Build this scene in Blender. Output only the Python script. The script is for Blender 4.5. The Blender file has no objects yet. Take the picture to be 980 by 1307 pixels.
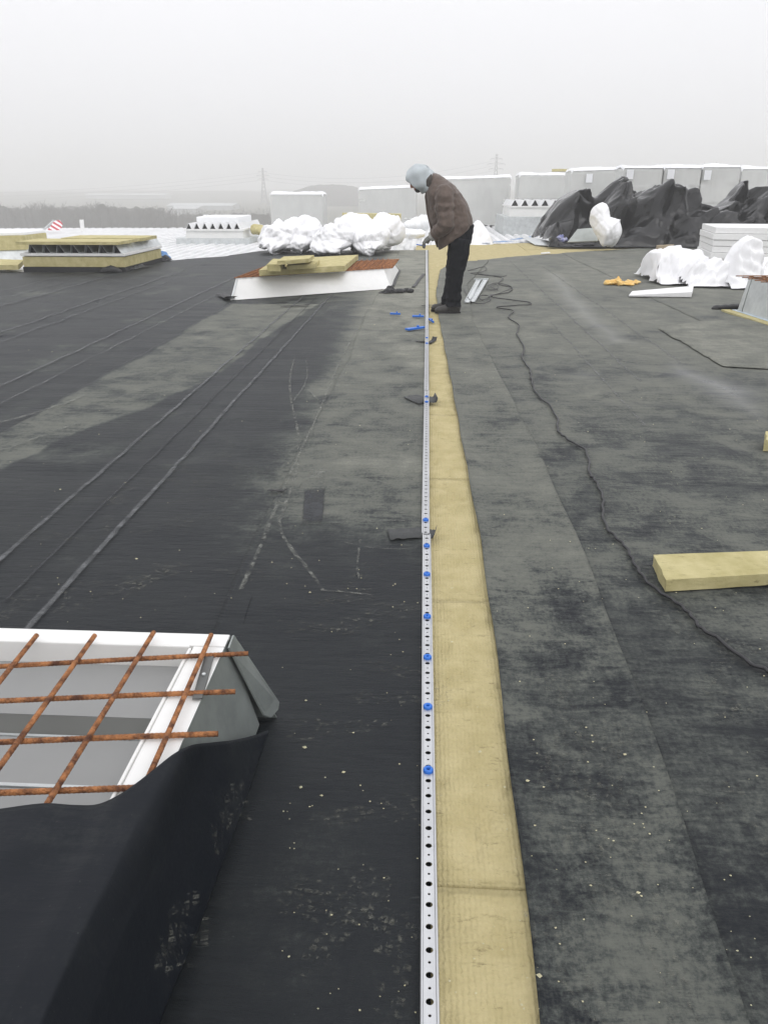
import bpy, bmesh, math, random
import numpy as np
from mathutils import Vector, Matrix
random.seed(7)
R = math.radians
SC = bpy.context.scene
COL = SC.collection
# ------------------------------------------------------------------ camera
CAM_H = 1.35; PITCH = R(22.95); YAW = R(3.12); FPX = 980.0
cam = bpy.data.cameras.new('camera'); camo = bpy.data.objects.new('camera', cam); COL.objects.link(camo)
camo.location = (0, 0, CAM_H); camo.rotation_euler = (math.pi/2 - PITCH, 0, YAW)
cam.sensor_fit = 'HORIZONTAL'; cam.sensor_width = 36.0; cam.lens = 36.0*FPX/980.0
cam.clip_start = 0.05; cam.clip_end = 6000
SC.camera = camo
# ------------------------------------------------------------------ sky, sun, exposure
W = bpy.data.worlds.new('World'); SC.world = W; W.use_nodes = True
nt = W.node_tree; nt.nodes.clear()
SUN_EL, SUN_AZ = R(48), R(150)
sky = nt.nodes.new('ShaderNodeTexSky'); sky.sky_type = 'NISHITA'; sky.sun_disc = False
sky.sun_elevation = SUN_EL; sky.sun_rotation = SUN_AZ; sky.air_density = 1.0; sky.dust_density = 6.0
hs = nt.nodes.new('ShaderNodeHueSaturation'); hs.inputs['Saturation'].default_value = 0.06
# overcast: the clear sky is levelled by an even cloud layer that brightens towards the zenith
tc = nt.nodes.new('ShaderNodeTexCoord'); sep = nt.nodes.new('ShaderNodeSeparateXYZ')
mr = nt.nodes.new('ShaderNodeMapRange'); mr.inputs[1].default_value = 0.0; mr.inputs[2].default_value = 1.0
mr.inputs[3].default_value = 13.2; mr.inputs[4].default_value = 20.5
nz = nt.nodes.new('ShaderNodeTexNoise'); nz.inputs['Scale'].default_value = 1.6; nz.inputs['Detail'].default_value = 4
nm = nt.nodes.new('ShaderNodeMapRange'); nm.inputs[3].default_value = 0.94; nm.inputs[4].default_value = 1.06
mul = nt.nodes.new('ShaderNodeMath'); mul.operation = 'MULTIPLY'
comb = nt.nodes.new('ShaderNodeMix'); comb.data_type = 'RGBA'; comb.inputs[0].default_value = 0.9
tint = nt.nodes.new('ShaderNodeMix'); tint.data_type = 'RGBA'; tint.blend_type = 'MULTIPLY'; tint.inputs[0].default_value = 1
tint.inputs[7].default_value = (.982, .982, 1.02, 1)
bg = nt.nodes.new('ShaderNodeBackground'); bg.inputs['Strength'].default_value = 0.081
wo = nt.nodes.new('ShaderNodeOutputWorld')
L = nt.links.new
L(sky.outputs[0], hs.inputs['Color']); L(tc.outputs['Generated'], sep.inputs[0]); L(sep.outputs['Z'], mr.inputs[0])
L(tc.outputs['Generated'], nz.inputs['Vector']); L(nz.outputs['Fac'], nm.inputs[0])
L(mr.outputs[0], mul.inputs[0]); L(nm.outputs[0], mul.inputs[1])
L(hs.outputs[0], comb.inputs[6]); L(mul.outputs[0], comb.inputs[7])
L(comb.outputs[2], tint.inputs[6]); L(tint.outputs[2], bg.inputs['Color']); L(bg.outputs[0], wo.inputs['Surface'])
sl = bpy.data.lights.new('sun', 'SUN'); so = bpy.data.objects.new('sun', sl); COL.objects.link(so)
sl.energy = 0.55; sl.angle = R(40); sl.color = (1.0, 0.97, 0.93)
so.rotation_euler = (math.pi/2 - SUN_EL, 0, math.pi - SUN_AZ)
SC.view_settings.view_transform = 'Standard'; SC.view_settings.look = 'None'
SC.view_settings.exposure = 0.0; SC.view_settings.gamma = 1.0
SC.cycles.max_bounces = 6; SC.cycles.volume_bounces = 3; SC.cycles.transparent_max_bounces = 12

# ------------------------------------------------------------------ helpers
_ct, _st = math.cos(math.pi/2-PITCH), math.sin(math.pi/2-PITCH)
def ray(px, py):
    a, b = (px-490)/FPX, -(py-653.5)/FPX
    x, y, z = a, b*_ct+_st, b*_st-_ct
    return Vector((x*math.cos(YAW)-y*math.sin(YAW), x*math.sin(YAW)+y*math.cos(YAW), z))
def G(px, py, z=0.0):            # the place on the level z that the photo shows at (px, py)
    d = ray(px, py); s = (z-CAM_H)/d.z
    return Vector((d.x*s, d.y*s, z))
def V(px, py, Y):                # the place on the upright plane y = Y
    d = ray(px, py); s = Y/d.y
    return Vector((d.x*s, Y, CAM_H+d.z*s))

def _h(ix, iy, iz, seed):
    n = (ix*374761393 + iy*668265263 + iz*2147483647 + seed*1274126177) & 0xFFFFFFFF
    n = ((n ^ (n >> 13))*1274126177) & 0xFFFFFFFF
    n = ((n ^ (n >> 16))*2246822519) & 0xFFFFFFFF
    return (n & 0xFFFF)/65535.0
def vnoise(x, y, z=0.0, seed=0):
    x = np.asarray(x, float); y = np.asarray(y, float); z = np.zeros_like(x)+z
    ix, iy, iz = np.floor(x).astype(np.int64), np.floor(y).astype(np.int64), np.floor(z).astype(np.int64)
    fx, fy, fz = x-ix, y-iy, z-iz
    fx, fy, fz = [t*t*(3-2*t) for t in (fx, fy, fz)]
    o = 0
    for dx in (0, 1):
        for dy in (0, 1):
            for dz in (0, 1):
                o = o + _h(ix+dx, iy+dy, iz+dz, seed)*(fx if dx else 1-fx)*(fy if dy else 1-fy)*(fz if dz else 1-fz)
    return o
def fbm(x, y, z=0.0, seed=0, oct=4, gain=.5):
    o = 0; a = 1; t = 0
    for k in range(oct):
        o = o + a*vnoise(np.asarray(x)*2**k, np.asarray(y)*2**k, np.asarray(z)*2**k, seed+k*17); t += a; a *= gain
    return o/t
def ridged(x, y, z=0.0, seed=0, oct=3):
    o = 0; a = 1; t = 0
    for k in range(oct):
        o = o + a*(1-np.abs(2*vnoise(np.asarray(x)*2**k, np.asarray(y)*2**k, np.asarray(z)*2**k, seed+k*31)-1)); t += a; a *= .5
    return o/t
def crumple(x, y, z, seed=0, f0=1., n=9, g=1.32, warp=.5):
    """sharp creases between near-flat facets, as in stiff film"""
    r = random.Random(seed); o = 0; t = 0
    for k in range(n):
        f = f0*g**k; a = g**(-k*1.05); th, ph = r.uniform(0, 6.283), math.acos(r.uniform(-1, 1))
        d = (math.sin(ph)*math.cos(th), math.sin(ph)*math.sin(th), math.cos(ph))
        w = warp*(fbm(x*f*.7, y*f*.7, z*f*.7, seed=seed+k*3, oct=2)-.5)*2
        v = (x*d[0]+y*d[1]+z*d[2])*f+r.random()+w
        o = o+a*2*np.abs(v-np.floor(v)-.5); t += a
    return o/t
def sstep(a, b, x):
    t = np.clip((x-a)/(b-a), 0, 1); return t*t*(3-2*t)

def mat(name, color, rough=.7, metal=0., spec=.5, var=.0, scale=6, bump=0., bscale=40, stretch=(1, 1, 1), color2=None, alpha=1., trans=0., sheen=0., coord='Object', thr=None):
    m = bpy.data.materials.new(name); m.use_nodes = True
    n = m.node_tree.nodes; l = m.node_tree.links.new
    b = n['Principled BSDF']
    b.inputs['Roughness'].default_value = rough; b.inputs['Metallic'].default_value = metal
    b.inputs['Specular IOR Level'].default_value = spec; b.inputs['Alpha'].default_value = alpha
    if sheen: b.inputs['Sheen Weight'].default_value = sheen
    if trans:
        b.inputs['Subsurface Weight'].default_value = trans; b.inputs['Subsurface Radius'].default_value = (.12, .12, .12)
    t = n.new('ShaderNodeTexCoord'); mp = n.new('ShaderNodeMapping'); mp.inputs['Scale'].default_value = stretch
    l(t.outputs[coord], mp.inputs[0])
    c2 = color2 or tuple(max(0, c*(1-var)) for c in color)
    no = n.new('ShaderNodeTexNoise'); no.inputs['Scale'].default_value = scale; no.inputs['Detail'].default_value = 6; no.inputs['Roughness'].default_value = .62
    l(mp.outputs[0], no.inputs['Vector'])
    ra = n.new('ShaderNodeMapRange'); lo, hi = thr or (.32, .68)
    ra.inputs[1].default_value = lo; ra.inputs[2].default_value = hi
    l(no.outputs['Fac'], ra.inputs[0])
    mx = n.new('ShaderNodeMix'); mx.data_type = 'RGBA'; mx.inputs[6].default_value = (*c2, 1); mx.inputs[7].default_value = (*color, 1)
    l(ra.outputs[0], mx.inputs[0]); l(mx.outputs[2], b.inputs['Base Color'])
    if bump:
        n2 = n.new('ShaderNodeTexNoise'); n2.inputs['Scale'].default_value = bscale; n2.inputs['Detail'].default_value = 4
        l(mp.outputs[0], n2.inputs['Vector'])
        bp = n.new('ShaderNodeBump'); bp.inputs['Strength'].default_value = bump; bp.inputs['Distance'].default_value = .01
        l(n2.outputs['Fac'], bp.inputs['Height']); l(bp.outputs[0], b.inputs['Normal'])
    m['_mix'] = 1
    return m
def meshobj(name, verts, faces, m=None, parent=None, smooth=False):
    me = bpy.data.meshes.new(name)
    me.from_pydata([tuple(v) for v in verts], [], [tuple(f) for f in faces])
    if smooth: me.polygons.foreach_set('use_smooth', [True]*len(me.polygons))
    o = bpy.data.objects.new(name, me); COL.objects.link(o)
    if m: me.materials.append(m)
    if parent: o.parent = parent
    me.update()
    return o
def npmesh(name, P, nr, nc, m, parent=None, smooth=True, extra=None):
    """grid of nr x nc points"""
    me = bpy.data.meshes.new(name)
    P = P.reshape(-1, 3)
    i = np.arange((nr-1)*(nc-1)); r, c = i//(nc-1), i % (nc-1); a = r*nc+c
    F = np.stack([a, a+1, a+nc+1, a+nc], 1)
    me.vertices.add(len(P)); me.vertices.foreach_set('co', P.astype(np.float32).ravel())
    me.loops.add(F.size); me.loops.foreach_set('vertex_index', F.ravel().astype(np.int32))
    me.polygons.add(len(F)); me.polygons.foreach_set('loop_start', (np.arange(len(F))*4).astype(np.int32))
    me.update(calc_edges=True)
    if smooth: me.polygons.foreach_set('use_smooth', np.ones(len(F), bool))
    for k, v in (extra or {}).items():
        at = me.attributes.new(k, 'FLOAT', 'POINT'); at.data.foreach_set('value', v.astype(np.float32).ravel())
    me.materials.append(m)
    o = bpy.data.objects.new(name, me); COL.objects.link(o)
    if parent: o.parent = parent
    return o
def empty(name, loc=(0, 0, 0), rz=0):
    o = bpy.data.objects.new(name, None); COL.objects.link(o); o.location = loc; o.rotation_euler = (0, 0, rz)
    o.empty_display_size = .1
    return o
def tag(o, label=None, cat=None, group=None, kind=None):
    if label: o['label'] = label
    if cat: o['category'] = cat
    if group: o['group'] = group
    if kind: o['kind'] = kind
    return o
def keep(o, parent):             # parent without moving
    o.parent = parent
    o.matrix_parent_inverse = (Matrix.Translation(parent.location) @ parent.rotation_euler.to_matrix().to_4x4()).inverted()
    return o
class MB:
    def __init__(s): s.v = []; s.f = []
    def add(s, vs, fs):
        k = len(s.v); s.v += [Vector(v) for v in vs]; s.f += [tuple(i+k for i in f) for f in fs]
    def hexa(s, b, t):           # four bottom corners, four top corners (ccw from above)
        s.add(list(b)+list(t), [(3, 2, 1, 0), (4, 5, 6, 7), (0, 1, 5, 4), (1, 2, 6, 5), (2, 3, 7, 6), (3, 0, 4, 7)])
    def box(s, x0, x1, y0, y1, z0, z1):
        q = [(x0, y0), (x1, y0), (x1, y1), (x0, y1)]
        s.hexa([(a, b, z0) for a, b in q], [(a, b, z1) for a, b in q])
    def tube(s, pts, rad, seg=8, cap=True, up=None):
        pts = [Vector(p) for p in pts]; n = len(pts)
        if not isinstance(rad, (list, tuple)): rad = [rad]*n
        k = len(s.v); prev = None
        for i, p in enumerate(pts):
            d = (pts[min(i+1, n-1)]-pts[max(i-1, 0)]).normalized()
            if prev is None:
                a = up or (Vector((0, 0, 1)) if abs(d.z) < .9 else Vector((0, 1, 0)))
                u = (a-d*a.dot(d)).normalized()
            else: u = (prev-d*prev.dot(d)).normalized()
            prev = u; w = d.cross(u)
            r = rad[i]; ru, rw = r if isinstance(r, (tuple, list)) else (r, r)
            for j in range(seg):
                t = 2*math.pi*j/seg
                s.v.append(p+u*(ru*math.cos(t))+w*(rw*math.sin(t)))
        for i in range(n-1):
            for j in range(seg):
                a, b = k+i*seg+j, k+i*seg+(j+1) % seg
                s.f.append((a, b, b+seg, a+seg))
        if cap:
            s.f.append(tuple(k+j for j in reversed(range(seg)))); s.f.append(tuple(k+(n-1)*seg+j for j in range(seg)))
    def ball(s, c, r, seg=14, rings=9, rot=None):
        c = Vector(c); k = len(s.v); r = r if isinstance(r, (tuple, list)) else (r, r, r)
        for i in range(rings+1):
            ph = math.pi*i/rings
            for j in range(seg):
                t = 2*math.pi*j/seg
                v = Vector((r[0]*math.sin(ph)*math.cos(t), r[1]*math.sin(ph)*math.sin(t), r[2]*math.cos(ph)))
                if rot: v = rot @ v
                s.v.append(c+v)
        for i in range(rings):
            for j in range(seg):
                a, b = k+i*seg+j, k+i*seg+(j+1) % seg
                s.f.append((a, a+seg, b+seg, b))
    def build(s, name, m, parent=None, smooth=False, bevel=0):
        o = meshobj(name, s.v, s.f, m, None, smooth)
        if bevel:
            bv = o.modifiers.new('bevel', 'BEVEL'); bv.width = bevel; bv.segments = 2; bv.limit_method = 'ANGLE'
        if parent: keep(o, parent)
        return o
def copy_tree(o, parent=None):
    c = o.copy(); COL.objects.link(c)
    if parent: c.parent = parent
    for ch in list(o.children): copy_tree(ch, c)
    return c
def catmull(P, n=6):
    P = [Vector(p) for p in P]; out = []
    for i in range(len(P)-1):
        p0, p1, p2, p3 = P[max(i-1, 0)], P[i], P[i+1], P[min(i+2, len(P)-1)]
        for k in range(n):
            t = k/n
            out.append(.5*((2*p1)+(p2-p0)*t+(2*p0-5*p1+4*p2-p3)*t*t+(3*p1-p0-3*p2+p3)*t**3))
    out.append(P[-1]); return out
def interp(pts, x):
    pts = sorted(pts); return np.interp(x, [p[0] for p in pts], [p[1] for p in pts])

# ------------------------------------------------------------------ materials
def membrane_material(bump=.5, name='roof_membrane'):
    m = bpy.data.materials.new(name); m.use_nodes = True
    n = m.node_tree.nodes; l = m.node_tree.links.new; b = n['Principled BSDF']
    tc = n.new('ShaderNodeTexCoord')
    def noise(scale, stretch, det=6, rough=.6, dist=0.):
        mp = n.new('ShaderNodeMapping'); mp.inputs['Scale'].default_value = stretch
        l(tc.outputs['Object'], mp.inputs[0])
        t = n.new('ShaderNodeTexNoise'); t.inputs['Scale'].default_value = scale; t.inputs['Detail'].default_value = det
        t.inputs['Roughness'].default_value = rough; t.inputs['Distortion'].default_value = dist
        l(mp.outputs[0], t.inputs['Vector']); return t.outputs['Fac']
    def mth(op, a, bb=None, c=None, clamp=False):
        t = n.new('ShaderNodeMath'); t.operation = op; t.use_clamp = clamp
        for i, v in enumerate((a, bb, c)):
            if v is None: continue
            if isinstance(v, (int, float)): t.inputs[i].default_value = v
            else: l(v, t.inputs[i])
        return t.outputs[0]
    at = n.new('ShaderNodeAttribute'); at.attribute_name = 'dust'
    aw = n.new('ShaderNodeAttribute'); aw.attribute_name = 'wet'
    N1 = noise(3.2, (1, 1, 1), 9, .68, .4)            # blotches
    N2 = noise(9, (.55, 2.6, 1), 8, .72, .8)          # scuffs running across the sheet
    N3 = noise(60, (1, 1, 1), 6, .8)                  # grains
    N4 = noise(22, (2.4, .6, 1), 5, .7, 1.2)          # brush marks
    s = mth('ADD', mth('MULTIPLY', mth('SUBTRACT', N1, .5), 1.5), mth('MULTIPLY', mth('SUBTRACT', N2, .5), .85))
    s = mth('ADD', s, mth('MULTIPLY', mth('SUBTRACT', N4, .5), .45))
    sg = mth('ADD', s, mth('MULTIPLY', mth('SUBTRACT', N3, .5), 1.0))
    # the dust lies in patches: the more of it, the larger the share that is covered
    cov = n.new('ShaderNodeMapRange'); cov.interpolation_type = 'SMOOTHSTEP'; cov.inputs[1].default_value = -.22; cov.inputs[2].default_value = .24
    l(mth('ADD', sg, mth('MULTIPLY_ADD', at.outputs['Fac'], 1.35, -.45)), cov.inputs[0])
    dens = mth('MULTIPLY_ADD', at.outputs['Fac'], .80, .13)
    d = mth('MULTIPLY', mth('MULTIPLY_ADD', cov.outputs[0], .80, .28), dens)
    d = mth('ADD', d, mth('MULTIPLY', sg, mth('MULTIPLY', at.outputs['Fac'], .95)), clamp=True)
    spk = n.new('ShaderNodeMapRange'); spk.inputs[1].default_value = .70; spk.inputs[2].default_value = .76
    l(noise(130, (1, 1, 1), 3, .6), spk.inputs[0])
    d = mth('ADD', d, mth('MULTIPLY', spk.outputs[0], .22), clamp=True)
    # sparse pale scrapes, only their thin crests
    sc = n.new('ShaderNodeMapRange'); sc.inputs[1].default_value = .66; sc.inputs[2].default_value = .74
    l(noise(7, (.8, 4, 1), 9, .78, 1.5), sc.inputs[0])
    d = mth('ADD', d, mth('MULTIPLY', sc.outputs[0], .3), clamp=True)
    cr = n.new('ShaderNodeValToRGB'); e = cr.color_ramp.elements
    e[0].position = 0; e[0].color = (.0075, .0095, .0130, 1); e[1].position = 1; e[1].color = (.26, .26, .22, 1)
    x = e.new(.35); x.color = (.060, .066, .061, 1)
    x = e.new(.7); x.color = (.150, .154, .132, 1)
    l(d, cr.inputs[0]); l(cr.outputs[0], b.inputs['Base Color'])
    r = mth('MULTIPLY_ADD', d, .34, .46)
    r = mth('MULTIPLY_ADD', aw.outputs['Fac'], -.50, r, clamp=True)
    l(r, b.inputs['Roughness']); l(mth('MULTIPLY_ADD', aw.outputs['Fac'], .50, .15), b.inputs['Specular IOR Level'])
    # fine relief: fabric weave and small puckers
    wv = n.new('ShaderNodeTexWave'); wv.inputs['Scale'].default_value = 90; wv.bands_direction = 'Y'; wv.inputs['Distortion'].default_value = .6
    l(tc.outputs['Object'], wv.inputs[0])
    wx = n.new('ShaderNodeTexWave'); wx.inputs['Scale'].default_value = 90; wx.bands_direction = 'X'; wx.inputs['Distortion'].default_value = .6
    l(tc.outputs['Object'], wx.inputs[0])
    hgt = mth('ADD', mth('MULTIPLY', mth('ADD', wv.outputs['Fac'], wx.outputs['Fac']), .018), mth('MULTIPLY', noise(14, (.4, 2.2, 1), 6, .65), 1.9))
    hgt = mth('ADD', hgt, mth('MULTIPLY', N3, .15))
    bp = n.new('ShaderNodeBump'); bp.inputs['Strength'].default_value = .5; bp.inputs['Distance'].default_value = .012
    dry = mth('MULTIPLY_ADD', aw.outputs['Fac'], -.9*bump, bump, clamp=True); l(dry, bp.inputs['Strength'])
    l(hgt, bp.inputs['Height']); l(bp.outputs[0], b.inputs['Normal'])
    return m
def wool_material(name, c1, c2, ribs=True):
    m = mat(name, c1, .92, color2=c2, scale=9, bump=0, spec=.2)
    n = m.node_tree.nodes; l = m.node_tree.links.new; b = n['Principled BSDF']
    tc = n.new('ShaderNodeTexCoord')
    h = []
    if ribs:
        for d, s in (('X', 28), ('Y', 16)):
            w = n.new('ShaderNodeTexWave'); w.bands_direction = d; w.inputs['Scale'].default_value = s
            w.inputs['Distortion'].default_value = 3.0; w.inputs['Detail'].default_value = 3; w.inputs['Detail Scale'].default_value = 2.5
            l(tc.outputs['Object'], w.inputs[0]); h.append(w.outputs['Fac'])
    q = n.new('ShaderNodeTexNoise'); q.inputs['Scale'].default_value = 110; q.inputs['Detail'].default_value = 5; q.inputs['Roughness'].default_value = .75
    l(tc.outputs['Object'], q.inputs['Vector'])
    a = n.new('ShaderNodeMath'); a.operation = 'MULTIPLY_ADD'; a.inputs[1].default_value = .35; l(q.outputs['Fac'], a.inputs[2])
    if h:
        a2 = n.new('ShaderNodeMath'); a2.operation = 'ADD'; l(h[0], a2.inputs[0]); l(h[1], a2.inputs[1]); l(a2.outputs[0], a.inputs[0])
    else: a.inputs[0].default_value = 0
    bp = n.new('ShaderNodeBump'); bp.inputs['Strength'].default_value = .85; bp.inputs['Distance'].default_value = .006
    l(a.outputs[0], bp.inputs['Height']); l(bp.outputs[0], b.inputs['Normal'])
    # fine fibre mottling and a few dents that hold dirt
    sp = n.new('ShaderNodeTexNoise'); sp.inputs['Scale'].default_value = 26; sp.inputs['Detail'].default_value = 8; sp.inputs['Roughness'].default_value = .8
    mp = n.new('ShaderNodeMapping'); mp.inputs['Scale'].default_value = (.5, 1.6, 1); l(tc.outputs['Object'], mp.inputs[0]); l(mp.outputs[0], sp.inputs['Vector'])
    rr = n.new('ShaderNodeMapRange'); rr.inputs[1].default_value = .27; rr.inputs[2].default_value = .42; l(sp.outputs['Fac'], rr.inputs[0])
    mx = n.new('ShaderNodeMix'); mx.data_type = 'RGBA'; mx.inputs[6].default_value = (.16, .13, .06, 1)
    old = b.inputs['Base Color'].links[0].from_socket
    l(rr.outputs[0], mx.inputs[0]); l(old, mx.inputs[7]); l(mx.outputs[2], b.inputs['Base Color'])
    return m
def faded(name, color, rough, cover, scale, stretch=(1, 1, 1)):
    """thin dirt / scuff: covers what is under it only where its noise is high"""
    m = mat(name, color, rough, scale=12, var=.3)
    n = m.node_tree.nodes; l = m.node_tree.links.new; b = n['Principled BSDF']
    tc = n.new('ShaderNodeTexCoord'); mp = n.new('ShaderNodeMapping'); mp.inputs['Scale'].default_value = stretch
    q = n.new('ShaderNodeTexNoise'); q.inputs['Scale'].default_value = scale; q.inputs['Detail'].default_value = 8; q.inputs['Roughness'].default_value = .75
    l(tc.outputs['Object'], mp.inputs[0]); l(mp.outputs[0], q.inputs['Vector'])
    r = n.new('ShaderNodeMapRange'); r.inputs[1].default_value = .62-cover*.3; r.inputs[2].default_value = .72-cover*.1
    r.inputs[4].default_value = min(1, .35+cover*.6)
    l(q.outputs['Fac'], r.inputs[0])
    if True:
        u = n.new('ShaderNodeAttribute'); u.attribute_name = 'edge'
        k = n.new('ShaderNodeMath'); k.operation = 'MULTIPLY'; l(r.outputs[0], k.inputs[0])
        inv = n.new('ShaderNodeMath'); inv.operation = 'SUBTRACT'; inv.inputs[0].default_value = 1; l(u.outputs['Fac'], inv.inputs[1])
        l(inv.outputs[0], k.inputs[1]); l(k.outputs[0], b.inputs['Alpha'])
    return m
M = {}
M['mem'] = membrane_material(); M['flap'] = membrane_material(.12, 'clean_roof_membrane')
M['wool'] = wool_material('mineral_wool', (.545, .47, .26), (.44, .375, .19))
M['wool_side'] = wool_material('mineral_wool_loose', (.58, .52, .285), (.43, .38, .18), ribs=False)
M['white_metal'] = mat('white_coated_steel', (.80, .80, .78), .38, var=.08, scale=5, bump=.03, bscale=12)
M['galv'] = mat('galvanised_steel', (.35, .38, .365), .42, .55, color2=(.25, .275, .265), scale=9, bump=.04, bscale=14)
M['galv_light'] = mat('bright_galvanised_steel', (.66, .69, .69), .4, .55, var=.25, scale=8, bump=.03, bscale=14)
M['deck'] = mat('frosted_deck_steel', (.80, .80, .80), .5, .05, color2=(.64, .65, .65), scale=1.3, bump=.05, bscale=10)
M['alu'] = mat('aluminium', (.60, .61, .62), .38, .7, var=.18, scale=30, stretch=(1, .15, 1))
M['rust'] = mat('rusty_steel', (.47, .20, .075), .9, .1, color2=(.10, .038, .02), scale=38, bump=.9, bscale=190, thr=(.36, .62))
M['snow'] = mat('snow', (.88, .89, .9), .8, var=.03, scale=20, bump=.3, bscale=60)
M['foam'] = mat('white_polystyrene', (.86, .86, .85), .75, var=.06, scale=14, bump=.1, bscale=120)
M['grey_panel'] = mat('grey_inner_panel', (.30, .305, .30), .5, var=.08, scale=2.5)
M['shaded_panel'] = mat('shaded_inner_panel', (.15, .155, .145), .55, var=.12, scale=3)  # inner panel grey darkened: shade of the sloping step put into its colour
M['black'] = mat('black_rubber', (.016, .016, .017), .55, var=.3, scale=10, bump=.2, bscale=40)
M['blue'] = mat('blue_plastic', (.02, .16, .62), .35, var=.15)
M['bluefilm'] = mat('blue_film', (.10, .28, .60), .3, var=.4, scale=9, bump=.3, bscale=25)
M['bag'] = mat('white_plastic_sheet', (.90, .90, .91), .35, var=.03, scale=5, bump=.35, bscale=10, trans=.6)
M['tarp'] = mat('black_polythene', (.004, .004, .005), .19, spec=.45, var=.3, scale=3, bump=.4, bscale=5)
M['wood'] = mat('pale_timber', (.52, .42, .29), .8, var=.25, scale=8, stretch=(1, 6, 1))
M['orange'] = mat('orange_film', (.72, .38, .04), .5, var=.3, scale=20, color2=(.8, .6, .25))
M['cord'] = mat('cable_rubber', (.022, .022, .024), .5, var=.2)
M['tape'] = mat('dark_grey_tape', (.045, .048, .048), .62, var=.25, scale=20, bump=.2, bscale=50)
M['scuff'] = faded('pale_scuff', (.26, .265, .235), .85, .62, 20)
M['lap'] = faded('lap_marking', (.135, .14, .145), .8, 1.0, 10)
M['lapf'] = faded('faint_lap_marking', (.20, .205, .20), .8, .7, 9)
M['print'] = faded('dried_mud', (.17, .17, .14), .9, .38, 50)
M['clean'] = faded('clean_membrane', (.016, .019, .024), .6, 1.5, 7)
M['crumb'] = mat('wool_crumbs', (.62, .58, .38), .9, var=.3, scale=3)
M['paper'] = mat('white_label', (.8, .81, .83), .6)

# ------------------------------------------------------------------ the roof surface
def relief(x, y):                # how the loose sheets lie: long soft ripples across, small puckers
    far = sstep(2.0, 5.0, y)
    return (.009*(fbm(x*.9, y*2.1, seed=3, oct=3)-.5) + (.0055+.012*far)*(ridged(x*.55+.3*fbm(x, y, seed=8), y*3.2+.6*fbm(x*.8, y*.8, seed=5), seed=11, oct=2)-.6)
            + .0035*(fbm(x*5, y*9, seed=21, oct=3)-.5))
def poly_mask(x, y, pts, soft):
    """1 inside the polygon, fading over soft metres (wobbled edge)"""
    P = np.array(pts); n = len(P); inside = np.zeros(x.shape, bool); dist = np.full(x.shape, 1e9)
    xx = x + .10*(fbm(x*3, y*1.5, seed=41)-.5); yy = y + .25*(fbm(x*3, y*1.5, seed=43)-.5)
    for i in range(n):
        x1, y1 = P[i]; x2, y2 = P[(i+1) % n]
        c = ((y1 > yy) != (y2 > yy)); with_ = (x2-x1)*(yy-y1)/((y2-y1) if abs(y2-y1) > 1e-9 else 1e-9)+x1
        inside ^= c & (xx < with_)
        t = np.clip(((xx-x1)*(x2-x1)+(yy-y1)*(y2-y1))/((x2-x1)**2+(y2-y1)**2+1e-9), 0, 1)
        dist = np.minimum(dist, np.hypot(xx-x1-t*(x2-x1), yy-y1-t*(y2-y1)))
    d = np.where(inside, dist, -dist)
    return sstep(-soft*.2, soft, d)
def dust_left(x, y):
    base = .06+.06*sstep(2, 4, y)
    s1 = sstep(2.6, 3.1, y+.5*(fbm(x*2, y*2, seed=61)-.5))*sstep(-1.02, -.62, x+.25*(fbm(x*2, y, seed=62)-.5))
    d = base + .36*s1 + .10*sstep(4, 7, y)*s1
    wedge = poly_mask(x, y, [(-2.62, 2.9), (-2.5, 5.1), (-2.47, 9.9), (-1.35, 9.9), (-1.55, 7.3), (-1.62, 5.7), (-1.80, 4.95), (-2.02, 4.45), (-2.12, 3.9), (-2.25, 3.4)], .045)
    d = np.maximum(d, .46*wedge)
    spill = poly_mask(x, y, [(-2.95, 3.6), (-2.8, 5.2), (-2.52, 5.6), (-2.5, 3.6)], .18)
    d = np.maximum(d, .22*spill)
    far = sstep(6.5, 10.5, y)
    d = d + .16*far*sstep(-2.6, -1.2, x) + .10*far
    near = poly_mask(x, y, [(-.45, 1.0), (-.1, .9), (-.05, 1.35), (-.3, 1.6)], .12)
    d = d + .06*near
    patch = sstep(.60, .72, fbm(x*1.3, y*1.3, seed=71, oct=5))*.16*sstep(1.2, 3, y)
    return d+patch
def dust_strip(x, y):
    return .34+.22*sstep(1.6, 3.0, y)+.28*(fbm(x*3, y*1.5, seed=81, oct=4)-.5)+.05*sstep(4, 8, y)
def dust_right(x, y):
    d = .24+.20*sstep(1.7, 3.2, y)+.14*sstep(4, 9, y)+.30*(fbm(x*1.3, y*1.1, seed=91, oct=5)-.5)
    return d+.06*sstep(9, 14, y)
def wet_right(x, y):
    w = 0*x
    for pts, k in (([G(840, 470), G(925, 520), G(980, 540), G(980, 500), G(905, 475), G(850, 455)], 1.),
                   ([G(690, 345), G(720, 400), G(770, 440), G(820, 440), G(770, 400), G(720, 350)], .7),
                   ([G(720, 480), G(760, 490), G(780, 480), G(740, 470)], .5)):
        w = np.maximum(w, k*poly_mask(x, y, [(p.x, p.y) for p in pts], .45))
    return w
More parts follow.
